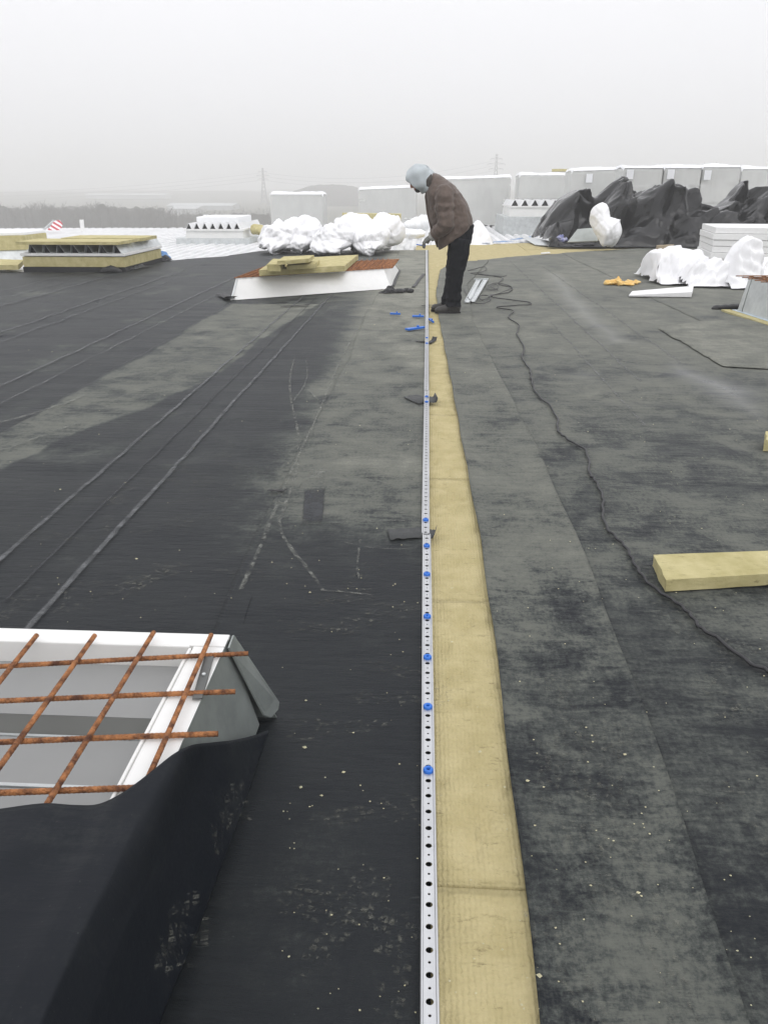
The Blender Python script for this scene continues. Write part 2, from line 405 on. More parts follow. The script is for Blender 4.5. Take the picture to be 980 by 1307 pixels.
def sheet(name, xl, xr, y0, y1, z, dust, parent, wet=None, dx=.024, dy=.0062, lift=0., yend=None):
    """a membrane sheet between the edge curves xl(y), xr(y), with a turned-down 3 mm edge"""
    n = int(math.log((y1+.8)/(y0+.8))/dy)+1
    ys = (y0+.8)*((y1+.8)/(y0+.8))**np.linspace(0, 1, n)-.8
    wmax = max(abs(xr(t)-xl(t)) for t in (y0, (y0+y1)/2, y1)); nc = max(6, int(wmax/dx))
    u = np.concatenate([[0], np.linspace(0, 1, nc), [1]])
    Y, U = np.meshgrid(ys, u, indexing='ij')
    XL = np.array([xl(t) for t in ys])[:, None]; XR = np.array([xr(t) for t in ys])[:, None]
    X = XL+(XR-XL)*U
    if yend is not None:
        E = yend(X); T = (Y-y0)/(y1-y0); Y = y0+(E-y0)*np.clip((Y-y0)/(y1-y0), 0, 1)
    Z = z+relief(X, Y)
    if lift:
        e = np.minimum(np.abs(X-XL), np.abs(XR-X)); Z = Z+lift*np.exp(-e/.03)*fbm(X*.5, Y*3, seed=131)
    Z[:, 0] -= .005; Z[:, -1] -= .005
    Z[0, :] -= .004; Z[-1, :] -= .004
    ex = {'dust': dust(X, Y), 'wet': wet(X, Y) if wet is not None else 0*X}
    return npmesh(name, np.stack([X, Y, Z], -1), len(ys), len(u), M['mem'], parent, extra=ex)

roof = empty('flat_roof', (0, 0, 0)); tag(roof, kind='structure')
cst = lambda c, a=0, s=1.: (lambda y: c+a*math.sin(y*s)+a*.5*math.sin(y*2.7*s+1))
far_left = [(-9.5, 13.6), (-7.5, 13.69), (-7.09, 13.72), (-5.42, 15.85), (-4.34, 17.26), (-3.8, 18.8), (-.5, 18.95), (.3, 19.0)]
yl = lambda X: interp(far_left, X)
rail_edge = lambda y: .035-.0012*y
seamA = lambda y: -.68+.02*math.sin(y*1.1+1)+.008*math.sin(y*4)
sheets = [('near', seamA, rail_edge, 0.0), ('b', lambda y: -2.50+.02*math.sin(y*.9), lambda y: seamA(y)+.09, -.005),
          ('c', cst(-4.30, .015), cst(-2.42, 0), -.010), ('d', cst(-6.1, .015), cst(-4.2, 0), -.015), ('e', cst(-9.5, .0), cst(-6.0, 0), -.020)]
for nm_, a, b_, z in sheets:
    far = nm_ in 'de'
    sheet('membrane_sheet', a, b_, 5.5 if far else (-.6 if nm_ != 'c' else 2.5), 19.0, z, dust_left, roof, dx=.05 if far else (.03 if nm_ != 'near' else .018), dy=.012 if far else .0062,
          yend=yl, lift=.008)
# right side: the pale strip along the wool, then the field
woolR = [(-1, .218), (.9, .2235), (1.21, .228), (1.62, .234), (2.24, .241), (2.8, .241), (3.34, .234), (3.68, .226), (4.95, .205), (6.5, .178), (8.8, .135), (11, .12), (14.1, .22), (15.5, .45), (16.2, .85)]
stripR = [(-1, .56), (.92, .59), (1.22, .60), (1.9, .632), (2.78, .642), (4.28, .628), (5.75, .575), (8.57, .50), (12, .60), (16, 1.2)]
wl = lambda y: float(interp(woolR, y))+.003*math.sin(y*7)
sr = lambda y: float(interp(stripR, y))+.004*math.sin(y*5)
far_right = [(.1, 15.2), (.85, 16.19), (2.27, 17.62), (5.62, 20.17), (6.7, 20.4), (12, 21.4)]
yr = lambda X: interp(far_right, X)+.12*(fbm(X*3, 0*X, seed=5)-.5)
sheet('membrane_sheet', wl, sr, -.6, 16.0, .009, dust_strip, roof, dx=.016, lift=.009)
sheet('membrane_sheet', lambda y: float(interp(woolR, y))+.14, lambda y: 3.05+.02*math.sin(y), -.6, 17.6, 0.0, dust_right, roof, wet=wet_right, dx=.022, yend=yr)
sheet('membrane_sheet', lambda y: 2.97+.02*math.sin(y), lambda y: 6.6, 3.0, 19.0, .005, dust_right, roof, wet=wet_right, dx=.04, dy=.009, yend=yr)
sheet('membrane_sheet', lambda y: 6.5, lambda y: 12.0, 6.0, 21.0, .009, dust_right, roof, dx=.08, dy=.015, yend=yr)
# the loose square of membrane round the right-hand curb, its cut edge curling up
def patch_sheet():
    c = [(5.0, 5.6), (3.02, 6.95)]
    edge = [tuple(G(840, 420).xy), tuple(G(868, 436).xy), tuple(G(890, 450).xy), tuple(G(922, 468).xy), tuple(G(980, 471).xy), tuple((G(980, 471)+Vector((1.2, .05, 0))).xy)]
    nr, nc = 60, 50; P = np.zeros((nr, nc, 3))
    top = [(2.95, 8.62), (3.35, 8.75), (3.44, 8.8), (3.5, 8.78), (3.7, 8.1), (5.6, 5.9)]
    for j in range(nc):
        t = j/(nc-1)
        e = np.array(edge); s = t*(len(e)-1); i = min(int(s), len(e)-2); q = e[i]+(e[i+1]-e[i])*(s-i)
        tp = np.array(top); s = t*(len(tp)-1); i = min(int(s), len(tp)-2); r = tp[i]+(tp[i+1]-tp[i])*(s-i)
        for k in range(nr):
            w = k/(nr-1); P[k, j, :2] = q+(r-q)*w
    P[..., 2] = .016+relief(P[..., 0], P[..., 1])
    w = np.linspace(0, 1, nr)[:, None]
    P[..., 2] += .012*np.exp(-w/.03)*fbm(P[..., 0]*4, P[..., 1]*0, seed=9)
    P[0, :, 2] -= .014
    return npmesh('membrane_sheet', P, nr, nc, M['mem'], roof, extra={'dust': dust_right(P[..., 0], P[..., 1])+.14, 'wet': 0*P[..., 0]})
patch_sheet()
# insulation boards under the sheets, seen in the open gap
joints = [-.6, .02, 1.187, 2.405, 3.645, 4.83, 6.03, 7.23, 8.43, 9.63, 10.83, 12.03, 13.23, 14.43, 15.63, 16.83, 18.03]
def board_grid(name, x0, x1, y0, y1, zt, parent, thick=.12, seed=0, m=None):
    nx, ny = 26, max(10, int((y1-y0)/.03))
    xs = np.concatenate([[x0], np.linspace(x0, x1, nx), [x1]]); ys = np.concatenate([[y0], np.linspace(y0, y1, ny), [y1]])
    Yg, Xg = np.meshgrid(ys, xs, indexing='ij')
    ew = np.minimum(sstep(0, .06, Yg-y0), sstep(0, .06, y1-Yg))
    Z = zt+.004*ew*(fbm(Xg*5, Yg*5, seed=seed)-.5)+.0025*ew*(fbm(Xg*22, Yg*12, seed=seed+3)-.5)
    Z -= .012*ew*sstep(.66, .74, fbm(Xg*16, Yg*22, seed=seed+5, oct=2))
    Z[0], Z[-1] = zt-thick, zt-thick; Z[:, 0] = zt-thick; Z[:, -1] = zt-thick
    return npmesh(name, np.stack([Xg, Yg, Z], -1), len(ys), len(xs), m or M['wool'], parent, smooth=False)
for i in range(len(joints)-1):
    board_grid('insulation_board', -.015, .40, joints[i]+.0035, joints[i+1]-.0025, -.006+random.uniform(-.002, .001), roof, seed=i*9)
# the cross strip of boards at the far end, between the membrane and the steel deck
def slanted_board(p, q, w, z):
    p, q = Vector(p), Vector(q); d = (q-p); nrm = Vector((-d.y, d.x)).normalized()
    g = d.normalized()*.006; p = p+g; q = q-g
    mb = MB(); c = [p, q, q+nrm*w, p+nrm*w]
    mb.hexa([(*v, z-.14) for v in c], [(*v, z) for v in c])
    return mb.build('insulation_board', M['wool'], roof, bevel=.004)
lines = [(-.3, 15.0), (.4, 15.3), (2.27, 16.9), (3.9, 18.35), (5.6, 19.6), (7.4, 19.9), (9.4, 20.3)]
fars = [(-.3, 20.6), (.4, 21.0), (2.3, 21.6), (3.9, 22.2), (5.6, 22.7), (7.4, 22.9), (9.4, 23.1)]
for i in range(len(lines)-1):
    a, b_, c, d = lines[i], lines[i+1], fars[i+1], fars[i]
    for k in range(2):
        mb = MB()
        def lp(p, q, t): return (p[0]+(q[0]-p[0])*t, p[1]+(q[1]-p[1])*t)
        t0, t1 = k*.5+.003, k*.5+.497
        q4 = [lp(a, d, t0), lp(b_, c, t0), lp(b_, c, t1), lp(a, d, t1)]
        cx = sum(v[0] for v in q4)/4
        q4 = [(cx+(v[0]-cx)*.996, v[1]) for v in q4]
        zt = -.012-.002*((i+k) % 3)
        mb.hexa([(*v, zt-.12) for v in q4], [(*v, zt) for v in q4])
        mb.build('insulation_board', M['wool'], roof)

# profiled steel deck beyond the membrane, one sheet every three ribs
PITCHR = .27; DZ = -.13
def deck_sheet(x0, n, y0, y1, m=M['deck'], parent=roof, z=DZ, name='deck_sheet', pitch=PITCHR, hgt=.075):
    prof = []
    for i in range(n):
        xx = x0+i*pitch
        prof += [(xx, 0), (xx+.17*pitch, 0), (xx+.31*pitch, hgt), (xx+.69*pitch, hgt), (xx+.83*pitch, 0)]
    prof += [(x0+n*pitch, 0)]
    prof += [(x0+n*pitch+.02, .002)]
    ys = [y0, (y0+y1)/2, y1]
    v = [(a, y, z+b) for y in ys for a, b in prof]; n_ = len(prof)
    f = [(r*n_+i, r*n_+i+1, (r+1)*n_+i+1, (r+1)*n_+i) for r in range(2) for i in range(n_-1)]
    o = meshobj(name, v, f, m, None)
    so_ = o.modifiers.new('thick', 'SOLIDIFY'); so_.thickness = .004
    if parent: keep(o, parent)
    return o
def deck_far(x): return float(interp([(-24, 28.6), (-11, 30.3), (-8, 30.5), (-3, 33.5), (0, 36), (3, 38), (20, 40)], x))
x = -24.3
while x < 19:
    near = 12.8 if x < -4 else 17.5
    deck_sheet(x, 3, near+random.uniform(-.1, .1), deck_far(x)+random.uniform(-.12, .12))
    x += 3*PITCHR
# ------------------------------------------------------------------ the building under the roof, the land around it
mb = MB()
mb.hexa([(-24.5, -6, -9), (19, -6, -9), (19, 36.5, -9), (-24.5, 28, -9)], [(-24.5, -6, -.22), (19, -6, -.22), (19, 36.5, -.22), (-24.5, 28, -.22)])
hall = mb.build('industrial_hall', M['galv_light']); tag(hall, 'pale sheet steel hall standing under the flat roof', 'building')
M['field'] = mat('winter_field', (.17, .165, .12), .95, color2=(.10, .10, .065), scale=.02, stretch=(1, .3, 1))
ns, na = 60, 72
Rr = np.concatenate([[0], np.geomspace(8, 3500, ns-1)]); A = np.linspace(0, 2*math.pi, na)
RR, AA = np.meshgrid(Rr, A, indexing='ij'); X = RR*np.sin(AA); Y = RR*np.cos(AA)
Zt = -9.5+sstep(150, 700, RR)*7+5*(fbm(X/160, Y/160, seed=2)-.5)*sstep(60, 300, RR)
npmesh('terrain', np.stack([X, Y, Zt], -1), ns, na, M['field']); tag(bpy.data.objects['terrain'], kind='structure')
def land_z(x_, y_):
    r = math.hypot(x_, y_)
    return float(-9.5+sstep(150, 700, r)*7+5*(fbm(np.array(x_/160), np.array(y_/160), seed=2)-.5)*sstep(60, 300, r))
M['bark'] = mat('bare_branches', (.062, .052, .042), .95, var=.4, scale=.3)
M['scrub'] = mat('distant_scrub', (.07, .062, .048), .95, var=.4, scale=.1)

def bare_tree(mb, x_, y_, z_, h, rnd, n1=9, tw=46):
    lean = rnd.uniform(-.04, .04); w = .012*h
    def stick(p, q, r0, r1):
        d = (q-p); a = Vector((-d.y, d.x, 0)); a = a.normalized() if a.length > 1e-4 else Vector((1, 0, 0)); c = d.cross(a).normalized()
        mb.add([p+a*r0, p-a*r0*.5+c*r0*.87, p-a*r0*.5-c*r0*.87, q+a*r1, q-a*r1*.5+c*r1*.87, q-a*r1*.5-c*r1*.87], [(0, 1, 4, 3), (1, 2, 5, 4), (2, 0, 3, 5)])
    b = Vector((x_, y_, z_)); t = b+Vector((lean*h, 0, h*.9)); stick(b, t, w, w*.25)
    for i in range(n1):
        f = rnd.uniform(.25, .9); p = b.lerp(t, f); an = rnd.uniform(0, 6.28); ln = h*(1-f*.55)*rnd.uniform(.25, .42)
        q = p+Vector((math.cos(an)*ln*.75, math.sin(an)*ln*.75, ln*.8)); stick(p, q, w*.45, w*.12)
        for k in range(tw//n1):
            g = rnd.uniform(.25, 1); pp = p.lerp(q, g); an2 = rnd.uniform(0, 6.28); l2 = ln*rnd.uniform(.25, .5)
            qq = pp+Vector((math.cos(an2)*l2*.6, math.sin(an2)*l2*.6, l2*rnd.uniform(.3, 1))); stick(pp, qq, w*.2, w*.09)
rnd = random.Random(3)
wood = MB()
def wood_row(px0, px1, D0, D1, n, top_px, jit=1.2):
    for i in range(n):
        D = rnd.uniform(D0, D1); px = px0+(px1-px0)*(i+rnd.random())/n
        p = V(px, top_px(px)+rnd.uniform(-2.5, 5)*jit, D); zb = land_z(p.x, D)
        h = max(4, p.z-zb); bare_tree(wood, p.x, D, zb, h*1.02, rnd, 8, 40)
wood_row(-60, 225, 165, 215, 420, lambda p: 259+2.5*math.sin(p*.09)+(5 if p > 150 else 0))
wood_row(190, 345, 200, 260, 150, lambda p: 270+2*math.sin(p*.07)-(p-190)*.02)
w_ = wood.build('winter_woodland', M['bark']); tag(w_, kind='stuff'); tag(w_, 'bare grey woodland beyond the left edge of the roof', 'woodland')
# undergrowth mass filling the wood from the ground up
def scrub(px0, px1, D, top, name, h_amp=1.5, rows=3, seed=1):
    n = 220; V_, F_ = [], []
    for r in range(rows):
        k = len(V_); dd = D*(1+.12*r)
        for i in range(n+1):
            px = px0+(px1-px0)*i/n; p = V(px, top(px), dd)
            zt = p.z+h_amp*(float(fbm(np.array(px*.12), np.array(r*9.), seed=seed))-.5)*2
            zb = land_z(p.x, dd)-1
            V_ += [(p.x, dd-2, zb), (p.x+.3*math.sin(i), dd, max(zb+.5, zt)), (p.x, dd+6, zb)]
        for i in range(n):
            a = k+i*3; F_ += [(a, a+3, a+4, a+1), (a+1, a+4, a+5, a+2)]
    o = meshobj(name, V_, F_, M['scrub']); return o
u = scrub(-80, 350, 185, lambda p: 266 if p < 210 else 275, 'undergrowth', 1.3); tag(u, 'dense grey undergrowth beneath the bare woodland', 'scrub', kind='stuff')
# wooded hill behind, seen to the left of the man
def hill(name, px0, px1, D, prof, depth, seed):
    n, m_ = 120, 26; P = np.zeros((m_, n, 3))
    for i in range(n):
        px = px0+(px1-px0)*i/(n-1); t = V(px, prof(px), D); base = land_z(t.x, D)-3
        for j in range(m_):
            s = j/(m_-1); a = math.sin(math.pi*s)**.7
            yy = D+(s-.5)*depth; xx = t.x*(yy/D)
            P[j, i] = (xx, yy, base+(t.z-base)*a)
    P[..., 2] += 2.2*(fbm(P[..., 0]/6, P[..., 1]/6, seed=seed)-.5)*np.clip((P[..., 2]+9)/8, 0, 1)
    o = npmesh(name, P, m_, n, M['scrub']); tag(o, kind='structure'); return o
hill('far_hill', 300, 560, 420, lambda p: float(interp([(300, 268), (345, 258), (375, 244), (398, 236.5), (425, 235), (450, 237.5), (475, 246), (520, 256), (560, 264)], p)), 130, 4)
hill('low_ridge', -80, 380, 640, lambda p: float(interp([(-80, 251), (60, 252), (150, 250), (260, 252), (320, 246), (380, 252)], p))+1.0*math.sin(p*.13), 160, 6)
# long white sheds in the valley
for (a, b_, py, D, lab) in ((214, 296, 269, 330, 'long low white shed in the valley, its roof the longest and nearest'), (218, 250, 275, 300, 'small white shed in front of the long white shed'),
                           (110, 210, 257.5, 480, 'pale long hall beyond the bare woodland, faint in the fog')):
    p, q = V(a, py, D), V(b_, py-4, D); zb = land_z(p.x, D); t = empty('valley_shed', ((p.x+q.x)/2, D, zb))
    mb = MB(); mb.box(p.x, q.x, D, D+14, zb, max(zb+2, p.z-.6)); mb.build('wall', M['galv_light'], t)
    mb = MB(); zt = max(zb+2, p.z-.6)
    mb.add([(p.x-.5, D-.5, zt+.01), (q.x+.5, D-.5, zt+.01), (q.x+.5, D+7, zt+.9), (p.x-.5, D+7, zt+.9), (q.x+.5, D+14.5, zt+.01), (p.x-.5, D+14.5, zt+.01)], [(0, 1, 2, 3), (3, 2, 4, 5), (0, 3, 5), (1, 4, 2)])
    mb.build('roof', M['galv_light'], t); tag(t, lab, 'building')
# electricity pylons and their lines
M['pylon'] = mat('pylon_steel', (.16, .165, .17), .6, .3, var=.2)
def pylon(px, pyt, D, lab):
    top = V(px, pyt, D); zb = land_z(top.x, D); H = top.z-zb; t = empty('pylon', (top.x, D, zb))
    def w(z): return H*(.085*(1-z)**1.5+.012) if z < .75 else H*.018
    mb = MB(); lv = [0, .15, .3, .42, .53, .63, .72, .8, .88, .95, 1]
    r = H*.0048
    for a, b_ in zip(lv[:-1], lv[1:]):
        wa, wb = w(a), w(b_)
        ca = [(-wa, -wa), (wa, -wa), (wa, wa), (-wa, wa)]; cb = [(-wb, -wb), (wb, -wb), (wb, wb), (-wb, wb)]
        for i in range(4):
            j = (i+1) % 4
            P = lambda c, z: Vector((top.x+c[0], D+c[1], zb+z*H))
            mb.tube([P(ca[i], a), P(cb[i], b_)], r, 4); mb.tube([P(ca[i], a), P(cb[j], b_)], r*.7, 4); mb.tube([P(ca[j], a), P(cb[i], b_)], r*.7, 4)
    mb.build('lattice_mast', M['pylon'], t)
    for z, l_ in ((.70, .15), (.80, .19), (.90, .13)):
        mb = MB(); c = Vector((top.x, D, zb+z*H))
        for s in (-1, 1):
            e = c+Vector((s*l_*H, 0, -.0*H)); mb.tube([c+Vector((0, 0, .03*H)), e], r*.7, 4); mb.tube([c, e], r*.7, 4)
            mb.tube([e, e-Vector((0, 0, .03*H))], r*.8, 4)
        mb.build('cross_arm', M['pylon'], t)
    tag(t, lab, 'pylon', 'pylons in the fog'); return top, H
p1, h1 = pylon(335, 214, 400, 'lattice pylon rising behind the leftmost wrapped stack')
p2, h2 = pylon(634, 196, 400, 'lattice pylon rising behind the stack right of the man')
def power_line(pa, pb, z_off, sag):
    mb = MB(); pts = []
    for i in range(25):
        s = i/24; p = pa.lerp(pb, s); p.z += z_off-sag*4*s*(1-s); pts.append(p)
    mb.tube(pts, .05, 3, False); o = mb.build('power_line', M['pylon']); return o
for k, f in enumerate((.70, .80, .90)):
    hh_ = ('lowest', 'middle', 'highest')[k]
    o = power_line(Vector((p1.x, 400, p1.z-h1*(1-f))), Vector((p2.x, 400, p2.z-h2*(1-f))), -.4, 5)
    tag(o, hh_+' power line strung between the two pylons', 'power line', 'power lines between the pylons')
    o = power_line(Vector((p1.x, 400, p1.z-h1*(1-f))), Vector((p1.x-260, 380, p1.z-h1*(1-f)-6)), -.4, 6)
    tag(o, hh_+' power line running left from the left pylon', 'power line', 'power lines left of the pylons')
mb = MB(); rr_ = random.Random(8); tp = V(913, 205, 170); zb = land_z(tp.x, 170)
bare_tree(mb, tp.x, 170, zb, tp.z-zb, rr_, 16, 220)
o = mb.build('bare_tree', M['bark']); tag(o, 'faint bare tree top showing above the stacks on the right', 'tree')

# ------------------------------------------------------------------ haze
mb = MB(); mb.box(-1600, 1600, -300, 2200, -14, 34)
hz = mb.build('haze', None); tag(hz, kind='stuff')
hm = bpy.data.materials.new('haze'); hm.use_nodes = True; hn = hm.node_tree.nodes; hn.clear()
pv = hn.new('ShaderNodeVolumePrincipled'); ho = hn.new('ShaderNodeOutputMaterial')
pv.inputs['Color'].default_value = (.995, .995, .995, 1); pv.inputs['Density'].default_value = .0033
hm.node_tree.links.new(pv.outputs[0], ho.inputs['Volume']); hz.data.materials.append(hm)
# ------------------------------------------------------------------ roof lights and curbs
def bar(name, p, q, r, parent, m=M['rust'], seg=8, lab=None):
    p, q = Vector(p), Vector(q); n = max(2, int((q-p).length/.12)); rr = random.Random(int(p.x*971+p.y*77+q.x*13))
    pts = [p.lerp(q, i/n)+Vector((rr.uniform(-1, 1)*.0012, rr.uniform(-1, 1)*.0012, 0)) for i in range(n+1)]
    mb = MB(); mb.tube(pts, r, seg); return mb.build(name, m, parent, smooth=True)
def ribbed(name, p, q, r, parent, m=M['rust']):
    """reinforcing bar with its rolled ribs"""
    p, q = Vector(p), Vector(q); ln = (q-p).length; n = int(ln/.0045); rr = random.Random(int(p.x*971+q.y*77)); ph = rr.uniform(0, 6)
    pts = []; rad = []
    for i in range(n+1):
        s = i/n; pts.append(p.lerp(q, s)+Vector((.0018*math.sin(s*7+ph), .0018*math.sin(s*5+ph), .0012*math.sin(s*9+ph))))
        rad.append(r*(1.0 if i % 2 else 1.13))
    mb = MB(); mb.tube(pts, rad, 8); return mb.build(name, m, parent, smooth=True)

# curb A, nearest, left: open roof light with a rusty mesh over it
A = empty('roof_light', (-1.3, .9, 0)); tag(A, 'nearest open roof light with grey inner panels, half covered by black membrane', 'roof light')
x1, yb, zt = -.483, 1.655, .30; x0, ya = -2.5, -.3
mb = MB(); mb.box(x0, x1, yb-.055, yb, zt-.012, zt); mb.build('frame_rail', M['white_metal'], A, bevel=.002)
mb = MB(); mb.box(x1-.078, x1, ya, yb-.057, zt-.012, zt-.001); mb.build('frame_rail', M['white_metal'], A, bevel=.002)
mb = MB(); mb.box(x1-.086, x1-.0785, ya, yb-.070, zt-.09, zt+.004); mb.build('frame_lip', M['white_metal'], A, bevel=.003)
mb = MB(); mb.box(x0, x1-.087, yb-.062, yb-.0555, zt-.09, zt+.001); mb.build('frame_lip', M['white_metal'], A, bevel=.003)
mb = MB(); mb.add([(x1+.0, ya, zt-.002), (x1+.0, yb-.02, zt-.002), (-.425, yb+.0, .02), (-.47, ya, .02), (x1-.004, ya, zt-.002), (x1-.004, yb-.02, zt-.002), (-.429, yb, .02), (-.474, ya, .02)],
                  [(0, 1, 2, 3), (7, 6, 5, 4), (0, 4, 5, 1), (1, 5, 6, 2), (3, 2, 6, 7)])
mb.build('side_panel', M['galv'], A)
c1 = [(x1+.010, yb+.002, zt-.002), (x1+.012, yb-.055, zt-.003), (-.412, yb+.01, .045), (-.398, yb+.03, .022), (-.385, yb+.062, .024), (-.383, yb+.073, .04)]
mb = MB(); mb.add(c1+[(a-.004, b-.003, c) for a, b, c in c1], [(5, 4, 3, 2, 1, 0), (6, 7, 8, 9, 10, 11)]+[(i, (i+1) % 6, 6+(i+1) % 6, 6+i) for i in range(6)])
mb.build('corner_flashing', M['galv'], A)
mb = MB(); mb.add([(x0, yb, zt-.002), (x1, yb, zt-.002), (-.39, yb+.06, 0), (x0, yb+.06, 0), (x0, yb-.004, zt-.002), (x1, yb-.004, zt-.002), (-.39, yb+.056, 0), (x0, yb+.056, 0)], [(3, 2, 1, 0), (4, 5, 6, 7), (1, 2, 6, 5), (0, 1, 5, 4)])
mb.build('side_panel', M['galv'], A)
def yy(py, z): return G(100, py, z).y
xi = x1-.087
def strip_panel(name, ya_, za, yb_, zb, m):
    mb = MB(); mb.hexa([(x0, ya_, za-.01), (xi, ya_, za-.01), (xi, yb_, zb-.01), (x0, yb_, zb-.01)], [(x0, ya_, za), (xi, ya_, za), (xi, yb_, zb), (x0, yb_, zb)])
    return mb.build(name, m, A)
ztop = .235
y_a, y_b, y_c, y_d, y_e = yb-.063, yy(914, ztop), yy(940, .20), yy(943, .20), yy(1003, .20)
strip_panel('inner_panel', y_b, ztop, y_a, ztop+.006, M['grey_panel'])
strip_panel('step_panel', y_c, .199, y_b-.001, ztop-.001, M['shaded_panel'])
strip_panel('edge_strip', y_d, .203, y_c-.001, .203, M['galv_light'])
strip_panel('inner_panel', y_e, .197, y_d-.001, .200, M['grey_panel'])
strip_panel('edge_strip', y_e-.010, .202, y_e-.001, .202, M['galv_light'])
strip_panel('inner_panel', .2, .195, y_e-.012, .198, M['grey_panel'])
mb = MB(); a, b_ = G(268, 836, .305), G(252, 893, .305)
d = (b_-a).normalized(); nn = Vector((-d.y, d.x, 0))
mb.hexa([a-nn*.011, a+nn*.011, b_+nn*.011, b_-nn*.011], [p+Vector((0, 0, .004)) for p in (a-nn*.011, a+nn*.011, b_+nn*.011, b_-nn*.011)])
st = mb.build('strap', mat('dull_strap_steel', (.16, .165, .16), .5, .6, var=.3), A)
mb = MB(); c = a.lerp(b_, .5)+Vector((0, 0, .004)); mb.tube([c, c+Vector((0, 0, .003))], .0045, 10); mb.build('rivet', M['galv_light'], st)
# mesh laid loose on the roof light: a thing of its own
Am = empty('rusty_mesh', (-1.1, 1.2, .306)); tag(Am, 'rusty reinforcing mesh laid on the nearest roof light', 'steel mesh')
for (a, b_), xe in zip((((0, 851), (316, 835)), ((0, 895), (299, 884)), ((0, 948), (277, 938)), ((0, 1012), (175, 1007)), ), (0, 0, 0, 0)):
    p, q = G(*a, .307), G(*b_, .307); d = (p-q).normalized()
    ribbed('mesh_bar', q-d*xe, p+d*1.3, .0056, Am)
for yv in (.93, .78, .63, .48):
    ribbed('mesh_bar', (-.52, yv, .307), (-2.2, yv-.1, .307), .0056, Am)
for (a, b_) in (((48, 810), (0, 870)), ((120, 812), (0, 978)), ((195, 808), (62, 1025)), ((270, 810), (185, 1000))):
    p, q = G(*a, .319), G(*b_, .319); d = (q-p).normalized(); q2 = p+d*((p.y-.35)/max(.2, -d.y))
    ribbed('mesh_bar', p, q2, .0056, Am)
for xx in (-1.13, -1.28, -1.43, -1.58): ribbed('mesh_bar', (xx, 1.63, .319), (xx+.02, .35, .319), .0056, Am)
# black membrane flap thrown over the front half of roof light A
edge = [(-520, 1090, .335), (-200, 1060, .335), (-60, 1042, .338), (0, 1034, .338), (55, 1027, .340), (95, 1029, .334), (125, 1028, .332), (152, 1016, .335), (178, 998, .334), (203, 978, .332), (226, 960, .325), (246, 951, .30), (270, 948, .235), (297, 945, .165), (323, 939, .10), (343, 932, .052)]
E3 = catmull([G(a, b_, c) for a, b_, c in edge], 8); nu = len(E3); nv = 110
P = np.zeros((nv, nu, 3))
for j, e in enumerate(E3):
    s = j/(nu-1)
    k = sstep(-.52, -.385, np.array(e.x))
    for i in range(nv):
        v = i/(nv-1); y = e.y+(-.25-e.y)*v
        x = e.x-.030*float(k)*(e.y-y)
        P[i, j] = (x, y, e.z)
Xg, Yg = P[..., 0], P[..., 1]
dist = E3 and (np.array([e.y for e in E3])[None, :]-Yg)
fold = sstep(.02, .5, dist)
prof = np.interp(Xg, [-2.5, -.66, -.53, -.485, -.455, -.425, -.40, -.375], [.362, .362, .356, .342, .27, .15, .06, .02])
P[..., 2] = P[..., 2]*(1-fold)+prof*fold
P[..., 2] += .026*fold*(fbm(Xg*3.2, Yg*2.2, seed=51, oct=3)-.42)+.012*(fbm(Xg*7, Yg*7, seed=52, oct=2)-.5)*sstep(0, .1, dist)
# a soft valley running down from the frame corner
P[..., 2] -= .022*np.exp(-((Xg+.86+.25*(1-Yg))/.07)**2)*fold
P[..., 2] = np.maximum(P[..., 2], .010)
fl = npmesh('membrane_flap', P, nv, nu, M['flap'], None, extra={'dust': -.20+.0*Xg+.06*sstep(.6, .8, fbm(Xg*5, Yg*5, seed=77)), 'wet': 0*Xg})
so_ = fl.modifiers.new('thick', 'SOLIDIFY'); so_.thickness = .0025
tag(fl, 'clean black membrane flap draped over the nearest roof light', 'membrane flap')

# curb B: white curb with rusty mesh and wool boards
def quad_curb(name, foot, top, H, mside, label, mflange=None, loc=None):
    """curb with slanting sides from foot corners to top corners (ccw)"""
    cx = sum((Vector(p) for p in foot), Vector((0, 0)))/4
    t = empty(name, (cx.x, cx.y, 0)); tag(t, label, 'roof curb')
    for i in range(4):
        j = (i+1) % 4; a, b_, c, d = foot[i], foot[j], top[j], top[i]
        n = Vector((b_[1]-a[1], -(b_[0]-a[0]))).normalized()*.004
        mb = MB(); q = [(*a, 0), (*b_, 0), (*c, H-.012), (*d, H-.012)]
        mb.add(q+[(p[0]-n.x, p[1]-n.y, p[2]) for p in q], [(0, 1, 2, 3), (7, 6, 5, 4), (0, 4, 5, 1), (1, 5, 6, 2), (2, 6, 7, 3), (3, 7, 4, 0)])
        mb.build('side_panel', mside, t)
        # flange rails
        ctr = sum((Vector(p) for p in top), Vector((0, 0)))/4
        ins = lambda p: Vector(p)+(ctr-Vector(p)).normalized()*.08
        c, d = Vector(top[j]), Vector(top[i]); ci, di = ins(c), ins(d)
        mb = MB(); mb.hexa([(*d, H-.01), (*c, H-.01), (*ci, H-.01), (*di, H-.01)], [(*d, H), (*c, H), (*ci, H), (*di, H)])
        mb.build('flange', mflange or mside, t)
    return t
foot = [G(294, 383).xy, G(499, 368).xy, (-.50, 14.0), (-2.62, 12.7)]
H = .245
topc = [G(301, 355, H).xy, G(490, 343, H).xy, (-.60, 13.3), (-2.42, 12.1)]
B = quad_curb('roof_curb', foot, topc, H, M['white_metal'], 'white coated curb under rusty mesh and wool boards, left of the man')
mb = MB(); mb.tube([(*(Vector(foot[0])+Vector((.02, .0))), .03), (*(Vector(topc[0])+Vector((.015, 0))), H-.02)], .010, 6); mb.build('corner_seam', M['galv_light'], B)
Bm = empty('rusty_mesh', (-1.5, 12, H+.006)); tag(Bm, 'rusty mesh covering the white curb, under the wool boards', 'steel mesh')
tp = [Vector(p) for p in topc]
nX, nY = 22, 26
